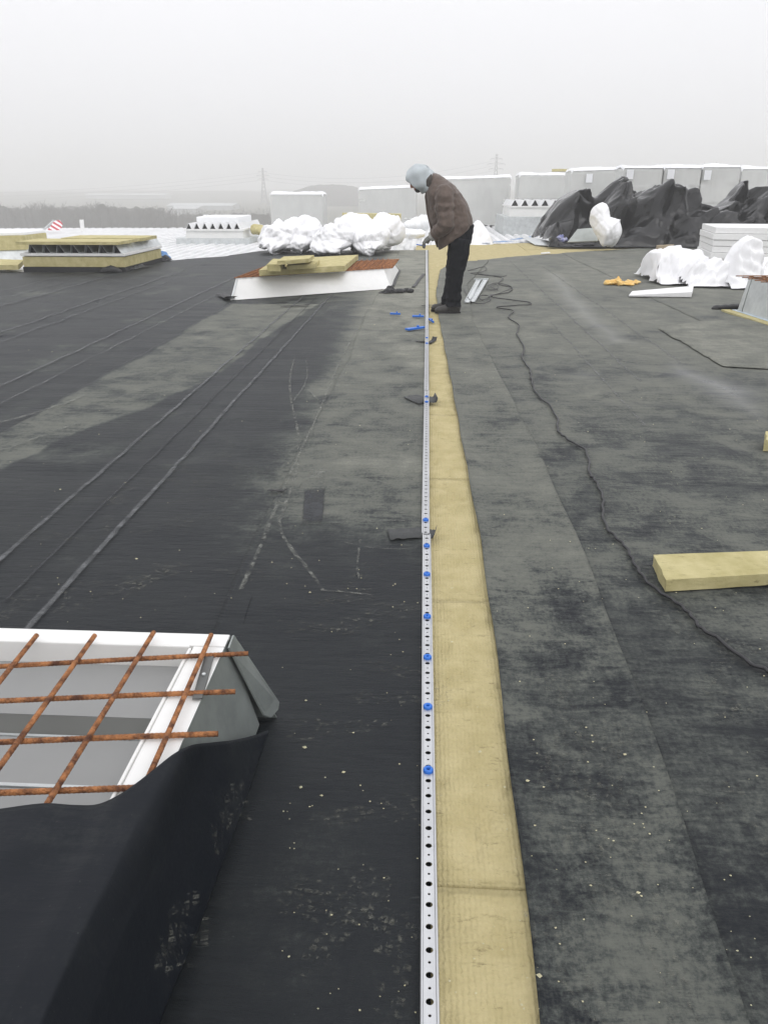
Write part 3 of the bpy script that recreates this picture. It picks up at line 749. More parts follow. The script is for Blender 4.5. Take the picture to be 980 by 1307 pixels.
for i in range(nY):
    s = (i+.3)/nY; a, b_ = tp[0].lerp(tp[3], s), tp[1].lerp(tp[2], s); e = (b_-a).normalized()*.10
    bar('mesh_bar', (*(a-e*.3), H+.006), (*(b_+e*1.5), H+.006), .0065, Bm, seg=5)
for i in range(nX):
    s = (i+.3)/nX; a, b_ = tp[0].lerp(tp[1], s), tp[3].lerp(tp[2], s); e = (b_-a).normalized()*.06
    bar('mesh_bar', (*(a-e), H+.018), (*(b_+e*2), H+.018), .0065, Bm, seg=5)
def wool_block(name, corners, z0, z1, label, m=None, seed=1, cat='insulation board', group=None):
    """corners ccw from front-left, rough cut edges"""
    t = [Vector(c[:2]) for c in corners]; n = 14; k = 10
    mb = MB(); L_ = []
    def pt(u, v, w):
        p = t[0].lerp(t[1], u).lerp(t[3].lerp(t[2], u), v); z = z0+(z1-z0)*w
        q = (fbm(np.array([p.x*14+seed]), np.array([p.y*14]), z*30, seed=seed, oct=2)[0]-.5)*.012
        return (p.x+q, p.y-q*.6, z+q*.5*w)
    def face(fn, nu_, nv_):
        k0 = len(mb.v)
        for i in range(nu_+1):
            for j in range(nv_+1): mb.v.append(Vector(fn(i/nu_, j/nv_)))
        for i in range(nu_):
            for j in range(nv_):
                a = k0+i*(nv_+1)+j; mb.f.append((a, a+nv_+1, a+nv_+2, a+1))
    face(lambda a, b_: pt(a, b_, 1), n, k); face(lambda a, b_: pt(a, 1-b_, 0), n, k)
    face(lambda a, b_: pt(a, 0, b_), n, 4); face(lambda a, b_: pt(1-a, 1, b_), n, 4)
    face(lambda a, b_: pt(0, 1-a, b_), k, 4); face(lambda a, b_: pt(1, a, b_), k, 4)
    o = mb.build(name, m or M['wool_side']); tag(o, label, cat, group); return o
z = H+.026
wool_block('insulation_board', [G(331, 352, z), G(440, 346, z), G(457, 331, z), G(352, 337, z)], z, z+.075, 'large yellow wool board lying on the rusty mesh of the white curb', seed=3)
z += .077
wool_block('insulation_offcut', [G(341, 346, z), G(358, 346, z), G(365, 338.5, z), G(349, 338, z)], z, z+.085, 'small upright wool offcut, leftmost on the large wool board', seed=5, cat='offcut')
wool_block('insulation_offcut', [G(366, 344, z), G(402, 342, z), G(408, 336, z), G(372, 338, z)], z, z+.055, 'wedge of wool lying right of the small upright offcut', seed=7, cat='offcut')
wool_block('insulation_offcut', [G(354, 337, z+.095), G(394, 334, z+.095), G(401, 329, z+.095), G(362, 331, z+.095)], z+.087, z+.135, 'wool slab resting on top of the two offcuts on the white curb', seed=9, cat='offcut')

# curbs with a piece of profiled deck laid over them (C, D, E) and the wool clad one at the left edge (G)
def toothed_curb(px0, px1, pyb, py_box, py_rail, py_top, Y, depth, nteeth, label, clad=False, flash=True, mbox=None, pitch_w=None):
    a, b_ = V(px0, pyb, Y), V(px1, pyb, Y); z0 = 0 if clad else DZ
    zb = V((px0+px1)/2, py_box, Y).z; zr = V((px0+px1)/2, py_rail, Y).z; ztp = V((px0+px1)/2, py_top, Y).z
    t = empty('roof_curb', ((a.x+b_.x)/2, Y+depth/2, 0)); tag(t, label, 'roof curb'); x0, x1 = a.x, b_.x
    if clad:
        for (u0, u1, v0, v1) in ((x0, x1, Y, Y+.09), (x1-.09, x1, Y+.092, Y+depth), (x0, x0+.09, Y+.092, Y+depth), (x0+.092, x1-.092, Y+depth-.09, Y+depth)):
            mb = MB(); mb.box(u0, u1, v0, v1, z0+.06, zb); mb.build('wool_cladding', M['wool_side'], t, bevel=.006)
        mb = MB(); mb.box(x0-.012, x1+.012, Y-.012, Y+depth+.012, z0-.05, z0+.058); mb.build('upturned_membrane', M['black'], t)
    else:
        if flash:
            mb = MB(); e = .22; mb.hexa([(x0-e, Y-e, z0), (x1+e, Y-e, z0), (x1+e, Y+depth+e, z0), (x0-e, Y+depth+e, z0)], [(x0-e*.9, Y-e*.9, zb), (x1+e*.9, Y-e*.9, zb), (x1+e*.9, Y+depth+e*.9, zb), (x0-e*.9, Y+depth+e*.9, zb)])
            mb.build('base_flashing', M['galv_light'], t)
    # box body
    mb = MB(); mb.hexa([(x0+.0, Y+.01, zb-.02), (x1, Y+.01, zb-.02), (x1, Y+depth-.01, zb-.02), (x0, Y+depth-.01, zb-.02)],
                       [(x0+.03, Y+.04, zr-.045), (x1-.03, Y+.04, zr-.045), (x1-.03, Y+depth-.04, zr-.045), (x0+.03, Y+depth-.04, zr-.045)])
    mb.build('curb_body', mbox or M['white_metal'], t)
    mb = MB(); mb.box(x0-.02, x1+.02, Y-.02, Y+depth+.02, zr-.045, zr); mb.build('top_flange', M['white_metal'], t, bevel=.004)
    w = (x1-x0-.06)/nteeth; hh = ztp-zr
    prof = []
    for i in range(nteeth):
        xx = x0+.03+i*w
        prof += ([(xx, .02), (xx+.34*w, .004), (xx+.50*w, hh), (xx+.62*w, hh), (xx+.96*w, .004)] if clad else [(xx, 0.004), (xx+.30*w, hh*.85), (xx+.42*w, hh*.85), (xx+.72*w, .004)])
    prof.append((x1-.03, .004)); n_ = len(prof)
    v = [(p[0], yv, zr+.002+p[1]) for yv in (Y+.01, Y+depth+.15) for p in prof]; f = [(i, i+1, n_+i+1, n_+i) for i in range(n_-1)]
    o = meshobj('deck_sheet', v, f, M['galv_light'] if clad else M['deck']); so_ = o.modifiers.new('t', 'SOLIDIFY'); so_.thickness = .006; keep(o, t)
    fv = [(p[0], Y+.10, zr+.002+p[1]*.93) for p in prof]+[(p[0], Y+.10, zr+.0005) for p in prof]; np_ = len(prof)
    keep(meshobj('rib_end_shade', fv, [(i, np_+i, np_+i+1, i+1) for i in range(np_-1)], M['black']), t)  # black sheet painting the shade of the hollow under the open ribs
    return t, zr, hh, ztp, x0, x1
tC = toothed_curb(31, 160, 343, 327.5, 323, 312, 13.75, 2.0, 7, 'curb clad in yellow wool with open profiled deck and wool boards on top', clad=True, mbox=M['galv_light'])
t, zr, hh, ztp, cx0, cx1 = tC
wool_block('insulation_board', [(cx0-.02, 13.64), (cx1-.02, 13.64), (cx1+.0, 14.5), (cx0+.0, 14.5)], ztp+.006, ztp+.055, 'front wool board resting on the wool clad curb', seed=13)
wool_block('insulation_board', [(cx0+.35, 14.6), (cx1+.04, 14.6), (cx1+.03, 15.5), (cx0+.33, 15.5)], ztp+.006, ztp+.06, 'rear wool board resting on the wool clad curb', seed=14)
tD = toothed_curb(237, 311, 306, 303.5, 292, 283.5, 21.9, 2.6, 7, 'white curb topped by frosted deck pieces with dark triangular openings, left of the white bags')
t, zr, hh, ztp, dx0, dx1 = tD
def deck_offcut(x0, x1, y0, y1, z, n, label):
    o = deck_sheet(x0, n, y0, y1, M['deck'], None, z, 'deck_offcut', (x1-x0)/n, .09); tag(o, label, 'deck sheet'); return o
mb = MB(); a = V(251, 284, 22.8); b_ = V(303, 276.5, 22.8); mb.box(a.x, b_.x, 22.8, 24.6, a.z-.03, b_.z); mb.box(a.x+.18, a.x+.32, 22.85, 23.0, b_.z-.01, b_.z+.05)
o = mb.build('snowy_panel_stack', M['snow'], bevel=.015); tag(o, 'snow covered sheets stacked on top of the left white curb', 'sheet stack')
tE = toothed_curb(650, 742, 281, 276, 262.5, 254, 27.0, 2.8, 7, 'white toothed curb right of the man beside the black tarpaulin')
# left edge curb G
gz = V(20, 305, 14.6)
mb = MB(); a, b_ = V(-60, 330, 14.6), V(40, 304, 14.6)
Gc = empty('roof_curb', ((a.x+b_.x)/2, 15.6, 0)); tag(Gc, 'wool clad curb cut off by the left edge of the photo', 'roof curb')
q = [(-9.7, 14.6), (-8.0, 15.75), (-8.0, 16.7), (-9.7, 16.7)]
mb = MB(); mb.hexa([(*v, .20) for v in q], [(*v, .47) for v in q]); mb.build('wool_cladding', M['wool_side'], Gc, bevel=.01)
q2 = [(v[0]-.02, v[1]+.03) for v in q]; mb = MB(); mb.hexa([(*v, .472) for v in q2], [(*v, .53) for v in q2]); mb.build('top_flange', M['snow'], Gc, bevel=.006)
q3 = [(v[0]+.05, v[1]-.05) for v in q]; mb = MB(); mb.hexa([(*v, DZ) for v in q3], [(*v, .198) for v in q2]); mb.build('base_flashing', M['galv_light'], Gc)
wool_block('insulation_board', [G(-30, 344, .02), G(24, 344, .02), G(31, 337, .02), G(-30, 335, .02)], .02, .10, 'low wool board lying at the left edge in front of the cut-off curb', seed=23)

# curb F, right: galvanised, rusty mesh on top
F0 = empty('roof_curb', (4.3, 8.0, 0)); tag(F0, 'galvanised curb at the right edge with rusty mesh on top', 'roof curb')
fa, fb = G(941, 399), G(980, 411.5); dr = (fb-fa).normalized(); n_ = Vector((-dr.y, dr.x, 0))
if n_.x < 0: n_ = -n_
Hf = .40; base = [fa, fa+dr*2.2]; ln = .05
tpz = Vector((0, 0, Hf))
def panel(p, q, r, s, name, m, par, th=.004):
    p, q, r, s = map(Vector, (p, q, r, s)); nn = (q-p).cross(s-p).normalized()*th
    mb = MB(); mb.add([p, q, r, s, p-nn, q-nn, r-nn, s-nn], [(0, 1, 2, 3), (7, 6, 5, 4), (0, 4, 5, 1), (1, 5, 6, 2), (2, 6, 7, 3), (3, 7, 4, 0)])
    return mb.build(name, m, par)
e1 = base[0]+dr*.11; 
panel(base[1], e1, e1+n_*ln+tpz, base[1]+n_*ln+tpz, 'side_panel', M['galv_light'], F0)
panel(e1-dr*.012-n_*.006, base[0]-n_*.006, base[0]+n_*ln+tpz-n_*.006+dr*.05, e1+n_*ln+tpz-n_*.006-dr*.004, 'corner_flashing', M['galv_light'], F0)
bk = base[0]+n_*1.3
panel(base[0]+dr*.01, bk, bk+tpz-n_*.04+dr*.05, base[0]+n_*ln+tpz+dr*.05, 'side_panel', M['galv'], F0)
panel(bk, bk+dr*2.2, bk+dr*2.2+tpz-n_*.04, bk+tpz-n_*.04, 'side_panel', M['galv'], F0)
panel(base[1]-dr*.01, bk+dr*2.2, bk+dr*2.2+tpz-n_*.04, base[1]+n_*ln+tpz, 'side_panel', M['galv'], F0)
p, q = base[0]-n_*.045-dr*.05, base[1]-n_*.045
mb = MB(); mb.hexa([q+Vector((0, 0, .018)), q+n_*.04+Vector((0, 0, .018)), p+n_*.04+Vector((0, 0, .018)), p+Vector((0, 0, .018))], [v+Vector((0, 0, .03)) for v in (q, q+n_*.04, p+n_*.04, p)])
mb.build('base_flashing', mat('pale_flashing', (.62, .72, .80), .4, .3, var=.1), F0)
for d_ in (.03, .06):
    mb = MB(); c = base[0]+dr*d_-n_*.012+Vector((0, 0, .035)); mb.tube([c, c-n_*.008], .010, 8); mb.build('bolt', M['galv_light'], F0)
p, q = base[0]-n_*.15-dr*.10, base[1]-n_*.15
mb = MB(); mb.hexa([q, q+n_*.10, p+n_*.10, p], [v+Vector((0, 0, .026)) for v in (q, q+n_*.10, p+n_*.10, p)])
o = mb.build('insulation_strip', M['wool_side']); tag(o, 'narrow yellow wool strip exposed beside the right galvanised curb', 'insulation strip')
Fm = empty('rusty_mesh', (4.3, 8, Hf)); tag(Fm, 'rusty mesh resting on the galvanised curb at the right edge', 'steel mesh')
for i in range(10):
    c = base[0]+dr*(.02+.15*i)+Vector((0, 0, Hf+.016)); bar('mesh_bar', c-n_*(.10+.05*random.random()), c+n_*1.35, .006, Fm, seg=6)
for i in range(8):
    c = base[0]+n_*(.10+.15*i)-dr*.08+Vector((0, 0, Hf+.004)); bar('mesh_bar', c, c+dr*1.9, .006, Fm, seg=6)
# dark rolled flap at the foot of that curb
mb = MB(); a, b_ = G(909, 393.5, .02), G(941, 391, .03); pts = [a.lerp(b_, i/10) for i in range(11)]
mb.tube(pts, [(.012, .02)]+[(.035+.004*math.sin(i*2.1), .045) for i in range(10)], 12); o = mb.build('rolled_flap', M['black'], smooth=True); tag(o, 'dark rolled membrane flap pointing left from the right curb', 'membrane roll')
# ------------------------------------------------------------------ rail along the gap
def make_rail(y0, y1, xc, dxdy, label, zb=.004, near=True):
    t = empty('perforated_rail', (xc, y0, 0)); tag(t, label, 'rail', 'perforated rails laid end to end')
    c = lambda y: xc+dxdy*(y-y0)
    hw, ft, zp = .0170, .0055, .016
    mb = MB(); n = int(round((y1-y0)/.05)); pl = zp+zb; xin = hw-ft
    for i in range(n):
        a = y0+i*(y1-y0)/n; b_ = a+(y1-y0)/n; m_ = (a+b_)/2
        for (ya_, yb_, r) in ((a, a+.030, .0073), (a+.030, b_, .0030)):
            cy = (ya_+yb_)/2; cx = c(cy); N = 12 if near else 8
            # square cell ring
            outer = []; inner = []
            for k in range(N):
                th = 2*math.pi*(k+.5)/N; dx, dy = math.cos(th), math.sin(th)
                sc = min(xin/max(abs(dx), 1e-6), ((yb_-ya_)/2)/max(abs(dy), 1e-6)); outer.append(Vector((cx+dx*sc, cy+dy*sc, pl)))
                inner.append(Vector((cx+dx*r, cy+dy*r*(.88), pl)))
            # corners
            k0 = len(mb.v); mb.v += outer+inner+[Vector((v.x, v.y, pl-.0015)) for v in inner]
            cor = [Vector((c(cy)+sx*xin, cy+sy*(yb_-ya_)/2, pl)) for sx, sy in ((1, 1), (-1, 1), (-1, -1), (1, -1))]; kc = len(mb.v); mb.v += cor
            for k in range(N):
                j = (k+1) % N; mb.f.append((k0+k, k0+j, k0+N+j, k0+N+k)); mb.f.append((k0+N+k, k0+N+j, k0+2*N+j, k0+2*N+k))
                A_, B_ = outer[k], outer[j]
                if abs(abs(A_.x-cx)-xin) > 1e-5 and abs(abs(B_.x-cx)-xin) < 1e-5 or abs(abs(A_.x-cx)-xin) < 1e-5 and abs(abs(B_.x-cx)-xin) > 1e-5:
                    q_ = min(range(4), key=lambda z_: (cor[z_]-A_).length+(cor[z_]-B_).length); mb.f.append((k0+k, kc+q_, k0+j))
    pf = [(-hw, zb), (-hw, zp+zb+.0025), (-hw+.0015, zp+zb+.004), (-hw+ft-.0015, zp+zb+.004), (-hw+ft, zp+zb+.002), (-hw+ft, zp+zb-.003)]
    for s in (1, -1):
        k0 = len(mb.v)
        for y in (y0, y1):
            for p in pf: mb.v.append(Vector((c(y)+s*p[0], y, p[1])))
        for k in range(5): mb.f.append((k0+k, k0+k+1, k0+7+k, k0+6+k))
        mb.f.append(tuple(k0+k for k in range(6))); mb.f.append(tuple(k0+6+k for k in range(6)))
    mb.build('perforated_strip', M['alu'], t)
    return t
rails = [(-.35, 2.905, .039, -.0062, 'nearest length of perforated aluminium rail, with five blue clips in it'),
         (2.915, 5.36, .0145, -.0015, 'second length of rail, ending past the two close blue clips'),
         (5.37, 7.9, .009, -.0016, 'third length of rail, ending near the loose blue clips before the shoes'),
         (7.91, 10.4, .004, -.002, 'fourth length of rail, passing the toes of the man'),
         (10.41, 18.6, .0, -.0045, 'farthest length of rail beyond the man')]
for i, r in enumerate(rails): make_rail(*r, near=i < 2)
def rail_x(y):
    for a, b_, xc, s, _ in rails:
        if a <= y <= b_: return xc+s*(y-a)
    return 0
def clip(y, label, r=.0125):
    t = empty('blue_clip', (rail_x(y), y, .018)); tag(t, label, 'clip', 'blue plastic clips set in the rail')
    mb = MB(); N = 16; prof = [(r*.38, .0), (r*.38, .008), (r*.55, .0095), (r*.9, .0085), (r, .006), (r, .001)]
    for k in range(N):
        th = 2*math.pi*k/N
        for p in prof: mb.v.append(Vector((rail_x(y)+p[0]*math.cos(th), y+p[0]*math.sin(th), .019+p[1])))
    n_ = len(prof)
    for k in range(N):
        for j in range(n_-1): a = k*n_+j; b_ = ((k+1) % N)*n_+j; mb.f.append((a, b_, b_+1, a+1))
    mb.build('ring', M['blue'], t, smooth=True)
    mb = MB(); mb.tube([(rail_x(y), y, .012), (rail_x(y), y, .0215)], r*.37, 10); mb.build('core', mat('dark_blue_core', (.01, .04, .2), .5) if 'dark_blue_core' not in bpy.data.materials else bpy.data.materials['dark_blue_core'], t)
    return t
cl = [(981, 'nearest blue clip, lowest in the photo'), (900, 'second blue clip from the bottom of the photo'), (837, 'third blue clip from the bottom of the photo'), (785, 'fourth blue clip from the bottom of the photo'),
      (731, 'fifth blue clip from the bottom, next below the tape joint group'), (695, 'blue clip just on the near side of the taped rail joint'), (662, 'blue clip just beyond the taped rail joint'),
      (511.5, 'nearer of two close blue clips by the second tape'), (505, 'farther of two close blue clips by the second tape'), (437, 'small blue clip below the loose markers'), (430, 'far small blue clip below the loose markers')]
for py, lab in cl: clip(G(545, py, .028).y, lab)

_gy, _gx = np.meshgrid(np.arange(-1, 22, .025), np.arange(-10, 7.5, .025), indexing='ij')
_RG = relief(_gx, _gy)
def on_roof(x, y):
    a, b_ = min(max((x+10)/.025, 0), _RG.shape[1]-2), min(max((y+1)/.025, 0), _RG.shape[0]-2)
    i, j = int(b_), int(a); u, w = b_-i, a-j
    return float(_RG[i, j]*(1-u)*(1-w)+_RG[i+1, j]*u*(1-w)+_RG[i, j+1]*(1-u)*w+_RG[i+1, j+1]*u*w)
def n1(a, b_=3., k=4):          # a cheap one-value wobble
    return .5+.25*math.sin(a*1.0+b_)+.15*math.sin(a*2.3+b_*2)+.10*math.sin(a*5.1+b_)
# ------------------------------------------------------------------ flat marks on the sheets: lap lines, scuffs, boot prints
def ribbon(name, pts, w, m, z=.0032, parent=roof, n=14, wob=.3, label=None):
    pts = catmull([Vector((*p[:2], 0)) for p in pts], n); v, f, e = [], [], []
    for i, p in enumerate(pts):
        d = (pts[min(i+1, len(pts)-1)]-pts[max(i-1, 0)]).normalized(); nn = Vector((-d.y, d.x, 0))
        ww = w*(1+wob*(n1(p.x*20+p.y*17)-.5)*2)
        for k, s in enumerate((-.5, -.25, 0, .25, .5)):
            q = p+nn*ww*s; v.append((q.x, q.y, on_roof(q.x, q.y)+z)); e.append(1. if abs(s) == .5 else 0.)
        if i:
            a = len(v)-10; f += [(a+k, a+k+1, a+k+6, a+k+5) for k in range(4)]
    o = meshobj(name, v, f, m, parent, smooth=True)
    at = o.data.attributes.new('edge', 'FLOAT', 'POINT'); at.data.foreach_set('value', e)
    return o
def line_y(x, y0, y1, n=14, a=.0022): return [(x+a*math.sin(i*1.7+x*3), y0+(y1-y0)*i/n) for i in range(n+1)]
for x, y0, y1, w, mt in ((-1.655, 2.2, 12.2, .028, 'lap'), (-1.30, 2.1, 11.2, .030, 'lap'), (-3.12, 4.8, 13, .03, 'lap'), (-2.86, 4.6, 13, .022, 'lapf'), (-4.28, 6.5, 13.3, .03, 'lap'), (-4.02, 6.5, 13.3, .022, 'lap'),
                     (-5.6, 8, 13.4, .03, 'lapf'), (-5.25, 8, 13.4, .03, 'lap'), (-7.0, 9, 13.2, .03, 'lapf'), (2.12, 6.5, 15, .035, 'lapf'), (1.35, 4.5, 8.6, .03, 'lapf'), (1.62, 5.8, 16, .03, 'lapf')):
    ribbon('lap_marking', line_y(x, y0, y1), w, M[mt], wob=.12)
ribbon('dark_track', line_y(-1.47, 2.3, 11, a=.003), .010, M['clean'])
seam = [G(308, 755), G(330, 705), G(350, 655), G(366, 615), G(385, 575), G(408, 525), G(440, 450), G(470, 395)]
ribbon('seam_scuff', seam, .022, M['scuff'], z=.0085)
for pts, w in (([(412, 755), (395, 730), (375, 705), (360, 682), (356, 660)], .014), ([(412, 755), (440, 757), (478, 761)], .008), ([(356, 668), (372, 620), (381, 590), (380, 550), (372, 515), (370, 485), (376, 455)], .016),
               ([(372, 515), (384, 500), (392, 480), (390, 455)], .010), ([(384, 670), (440, 668), (500, 666), (536, 668)], .006), ([(384, 662), (410, 658), (450, 656), (490, 655)], .005), ([(360, 660), (384, 661)], .006),
               ([(440, 693), (480, 700), (536, 700)], .006), ([(395, 500), (410, 515), (430, 525), (438, 520)], .010), ([(460, 690), (456, 720), (458, 740)], .008), ([(505, 575), (520, 565), (538, 562)], .008),
               ([(0, 540), (60, 522), (110, 505)], .03), ([(0, 575), (40, 562), (100, 540)], .02), ([(300, 390), (330, 388)], .04)):
    ribbon('scuff_line', [G(*p) for p in pts], w*1.3, M['scuff'], z=.0035, n=8)
# clean dark patch where a board lay, and its pale neighbour
def flat_patch(name, pts, m, z=.004, parent=roof):
    c = [G(*p) for p in pts]; n = 10; v, f, e = [], [], []
    for i in range(n+1):
        for j in range(n+1):
            p = c[0].lerp(c[1], j/n).lerp(c[3].lerp(c[2], j/n), i/n); v.append((p.x, p.y, on_roof(p.x, p.y)+z)); e.append(1. if i in (0, n) or j in (0, n) else 0.)
    f = [(i*(n+1)+j, i*(n+1)+j+1, (i+1)*(n+1)+j+1, (i+1)*(n+1)+j) for i in range(n) for j in range(n)]
    o = meshobj(name, v, f, m, parent, smooth=True); at = o.data.attributes.new('edge', 'FLOAT', 'POINT'); at.data.foreach_set('value', e); return o
flat_patch('clean_patch', [(384, 671), (413, 670), (416, 622), (388, 623)], M['clean'])
flat_patch('pale_patch', [(393, 612), (416, 610), (416, 598), (394, 599)], M['scuff'])
def boot_prints(spots, name):
    v, f, e = [], [], []
    def inside(u, w):            # sole outline, u along -1..1, w across -1..1
        hw = np.interp(u, [-1, -.85, -.5, -.15, .3, .7, .92, 1], [0, .62, .66, .55, .8, .92, .6, 0]); return abs(w) < hw
    for (x, y, a, sc, mode) in spots:
        ca, sa = math.cos(a), math.sin(a); nu_, nw = 13, 5
        for i in range(nu_):
            for j in range(nw):
                u, w = -1+2*(i+.5)/nu_, -1+2*(j+.5)/nw
                if not inside(u, w): continue
                if mode and rnd.random() < .25: continue
                hu, hwid = .78/nu_, .72/nw
                off = .12*abs(w)
                k = len(v)
                for du, dw in ((-hu, -hwid), (hu, -hwid), (hu, hwid), (-hu, hwid)):
                    U, Wd = (u+du+off+(.05*dw if mode else 0))*.145*sc, (w+dw)*.052*sc
                    q = (x+U*ca-Wd*sa, y+U*sa+Wd*ca); v.append((*q, on_roof(*q)+(.0145 if (q[0] > .2 and q[0] < .62) else .0045))); e.append(.0)
                f.append((k, k+1, k+2, k+3))
    o = meshobj(name, v, f, M['print'], roof); at = o.data.attributes.new('edge', 'FLOAT', 'POINT'); at.data.foreach_set('value', e); tag(o, kind='stuff'); return o
rnd = random.Random(11)
sp = []
for px, py in ((20, 775), (85, 765), (140, 757), (150, 742), (185, 740), (130, 640), (150, 628), (80, 684), (140, 675), (255, 620), (245, 637), (210, 672), (195, 740), (215, 610), (245, 600), (320, 602), (300, 620),
               (285, 590), (262, 660), (450, 1160), (440, 1180), (460, 1040), (520, 862), (510, 890), (300, 735), (430, 770), (480, 790), (400, 800), (520, 780), (455, 740), (490, 610), (470, 560), (430, 930), (500, 1250)):
    p = G(px+rnd.uniform(-3, 3), py+rnd.uniform(-3, 3)); sp.append((p.x, p.y, rnd.choice((0, 3.14))+rnd.uniform(-.5, .5) if rnd.random() < .6 else rnd.uniform(1, 2.1), rnd.uniform(.9, 1.05), rnd.random() < .5))
boot_prints(sp, 'boot_print')
sp = []
for k in range(16):
    px, py = rnd.uniform(700, 975), rnd.uniform(600, 1290)
    if px < 700+(py-600)*.36+10: continue
    p = G(px, py); sp.append((p.x, p.y, rnd.uniform(0, 6.28), rnd.uniform(.9, 1.05), rnd.random() < .5))
for px, py in ((740, 985), (780, 970), (760, 1110), (720, 900), (700, 1000), (790, 1060), (730, 1240), (850, 1230)):
    p = G(px, py, .008); sp.append((p.x, p.y, rnd.uniform(-.4, .4)+1.57, 1, False))
boot_prints(sp, 'boot_print')
# prints on the flap (raised)
def flap_print(px, py, z, a, parent):
    v, f, e = [], [], []
    c = G(px, py, z); ca, sa = math.cos(a), math.sin(a)
    from mathutils.bvhtree import BVHTree
    bt = BVHTree.FromPolygons([vv.co for vv in fl.data.vertices], [tuple(p.vertices) for p in fl.data.polygons])
    for i in range(12):
        for j in range(5):
            u, w = -1+2*(i+.5)/12, -1+2*(j+.5)/5
            if u*u+(w*.75)**2 > .95: continue
            k = len(v); ok = True
            for du, dw in ((-.06, -.14), (.06, -.14), (.06, .14), (-.06, .14)):
                U, Wd = (u+du+.2*abs(w))*.075, (w+dw)*.042; q = Vector((c.x+U*ca-Wd*sa, c.y+U*sa+Wd*ca, 2)); h_ = bt.ray_cast(q, Vector((0, 0, -1)))
                v.append((h_[0].x, h_[0].y, h_[0].z+.0035) if h_[0] else (q.x, q.y, z)); e.append(.25)
            f.append((k, k+1, k+2, k+3))
    o = meshobj('boot_print', v, f, M['print'], parent); at = o.data.attributes.new('edge', 'FLOAT', 'POINT'); at.data.foreach_set('value', e); tag(o, kind='stuff')
flap_print(290, 1020, .2, -1.2, fl); flap_print(235, 1180, .25, -1.35, fl)
# crumbs of wool, foam and snow scattered about
v, f = [], []
for k in range(420):
    px, py = rnd.uniform(0, 980), 395+rnd.random()**.8*900
    if px < 360 and py > 800: continue
    p = G(px, py); s = rnd.uniform(.0009, .0024)*(1.0 if rnd.random() < .93 else 2.0)*(1+.10*p.y)
    zz = on_roof(p.x, p.y)+(.014 if .2 < p.x < .65 else .004)
    a = len(v); an = rnd.uniform(0, 3.1)
    v += [(p.x+s*math.cos(an+t)*(1 if t else 1.8), p.y+s*math.sin(an+t), zz) for t in (0, 1.7, 3.3, 4.9)]+[(p.x, p.y, zz+s*.9)]
    f += [(a, a+1, a+4), (a+1, a+2, a+4), (a+2, a+3, a+4), (a+3, a, a+4), (a+3, a+2, a+1, a)]
o = meshobj('wool_crumbs', v, f, M['crumb']); tag(o, 'pale crumbs of wool and foam scattered over the black membrane', 'crumbs', kind='stuff')

# ------------------------------------------------------------------ tapes, blue clips lying loose, scraps
def strip_obj(name, a, b_, w, m, z, label, cat, curl=0., seed=0, group=None):
    a, b_ = Vector(a), Vector(b_); n = 12; d = (b_-a); nn = Vector((-d.y, d.x, 0)).normalized(); v, f = [], []
    for i in range(n+1):
        s = i/n; p = a.lerp(b_, s)
        for k in (-.5, 0, .5):
            q = p+nn*w*k*(1+.08*math.sin(i*1.9+seed)); v.append((q.x, q.y, z+on_roof(q.x, q.y)+.004+curl*max(0, s-.8)*5+.002*math.sin(i*1.3+k*4+seed)))
        if i:
            c = len(v)-6; f += [(c, c+1, c+4, c+3), (c+1, c+2, c+5, c+4)]
    o = meshobj(name, v, f, m, smooth=True); so_ = o.modifiers.new('t', 'SOLIDIFY'); so_.thickness = .0015; tag(o, label, cat, group); return o
strip_obj('tape_strip', G(496, 684, .004), G(541, 681.5, .004), .095, M['tape'], .004, 'long grey tape left of the near rail joint', 'tape')
strip_obj('tape_strip', G(546, 681, .02), G(556, 679, .03), .08, M['tape'], .012, 'short curled grey tape end right of the near rail joint', 'tape', .02, 3)
strip_obj('tape_strip', G(524, 512, .004), G(543, 509, .004), .19, M['tape'], .004, 'grey tape left of the rail at the two close blue clips', 'tape', 0, 5)
strip_obj('tape_strip', G(547, 510, .02), G(557, 508, .03), .15, M['tape'], .012, 'curled tape end on the wool beside the two close blue clips', 'tape', .03, 6)
strip_obj('tape_strip', G(530, 435, 0), G(543, 436.5, 0), .05, M['black'], .004, 'thin black strip left of the rail below the loose blue clips', 'tape', 0, 2)
strip_obj('tape_strip', G(547, 436, .02), G(555, 431, .02), .05, M['black'], .006, 'thin black strip on the wool below the loose blue clips', 'tape', .03, 2)
strip_obj('tape_strip', G(538, 391, 0), G(556, 390, 0), .05, M['black'], .004, 'black strip across the rail just behind the toes of the shoes', 'tape', .01, 8)
strip_obj('membrane_scrap', G(342, 627, 0), G(366, 628.5, 0), .022, M['black'], .006, 'curled black sliver at the seam above the clean dark patch', 'scrap', .012, 3)
strip_obj('membrane_scrap', G(358, 392, 0), G(394, 390.5, 0), .06, M['black'], .006, 'thin black sliver in front of the white curb', 'scrap', .01, 4)
strip_obj('membrane_scrap', G(282, 376, 0), G(296, 384, 0), .14, M['black'], .02, 'black flap sticking out at the left foot of the white curb', 'scrap', .03, 4)
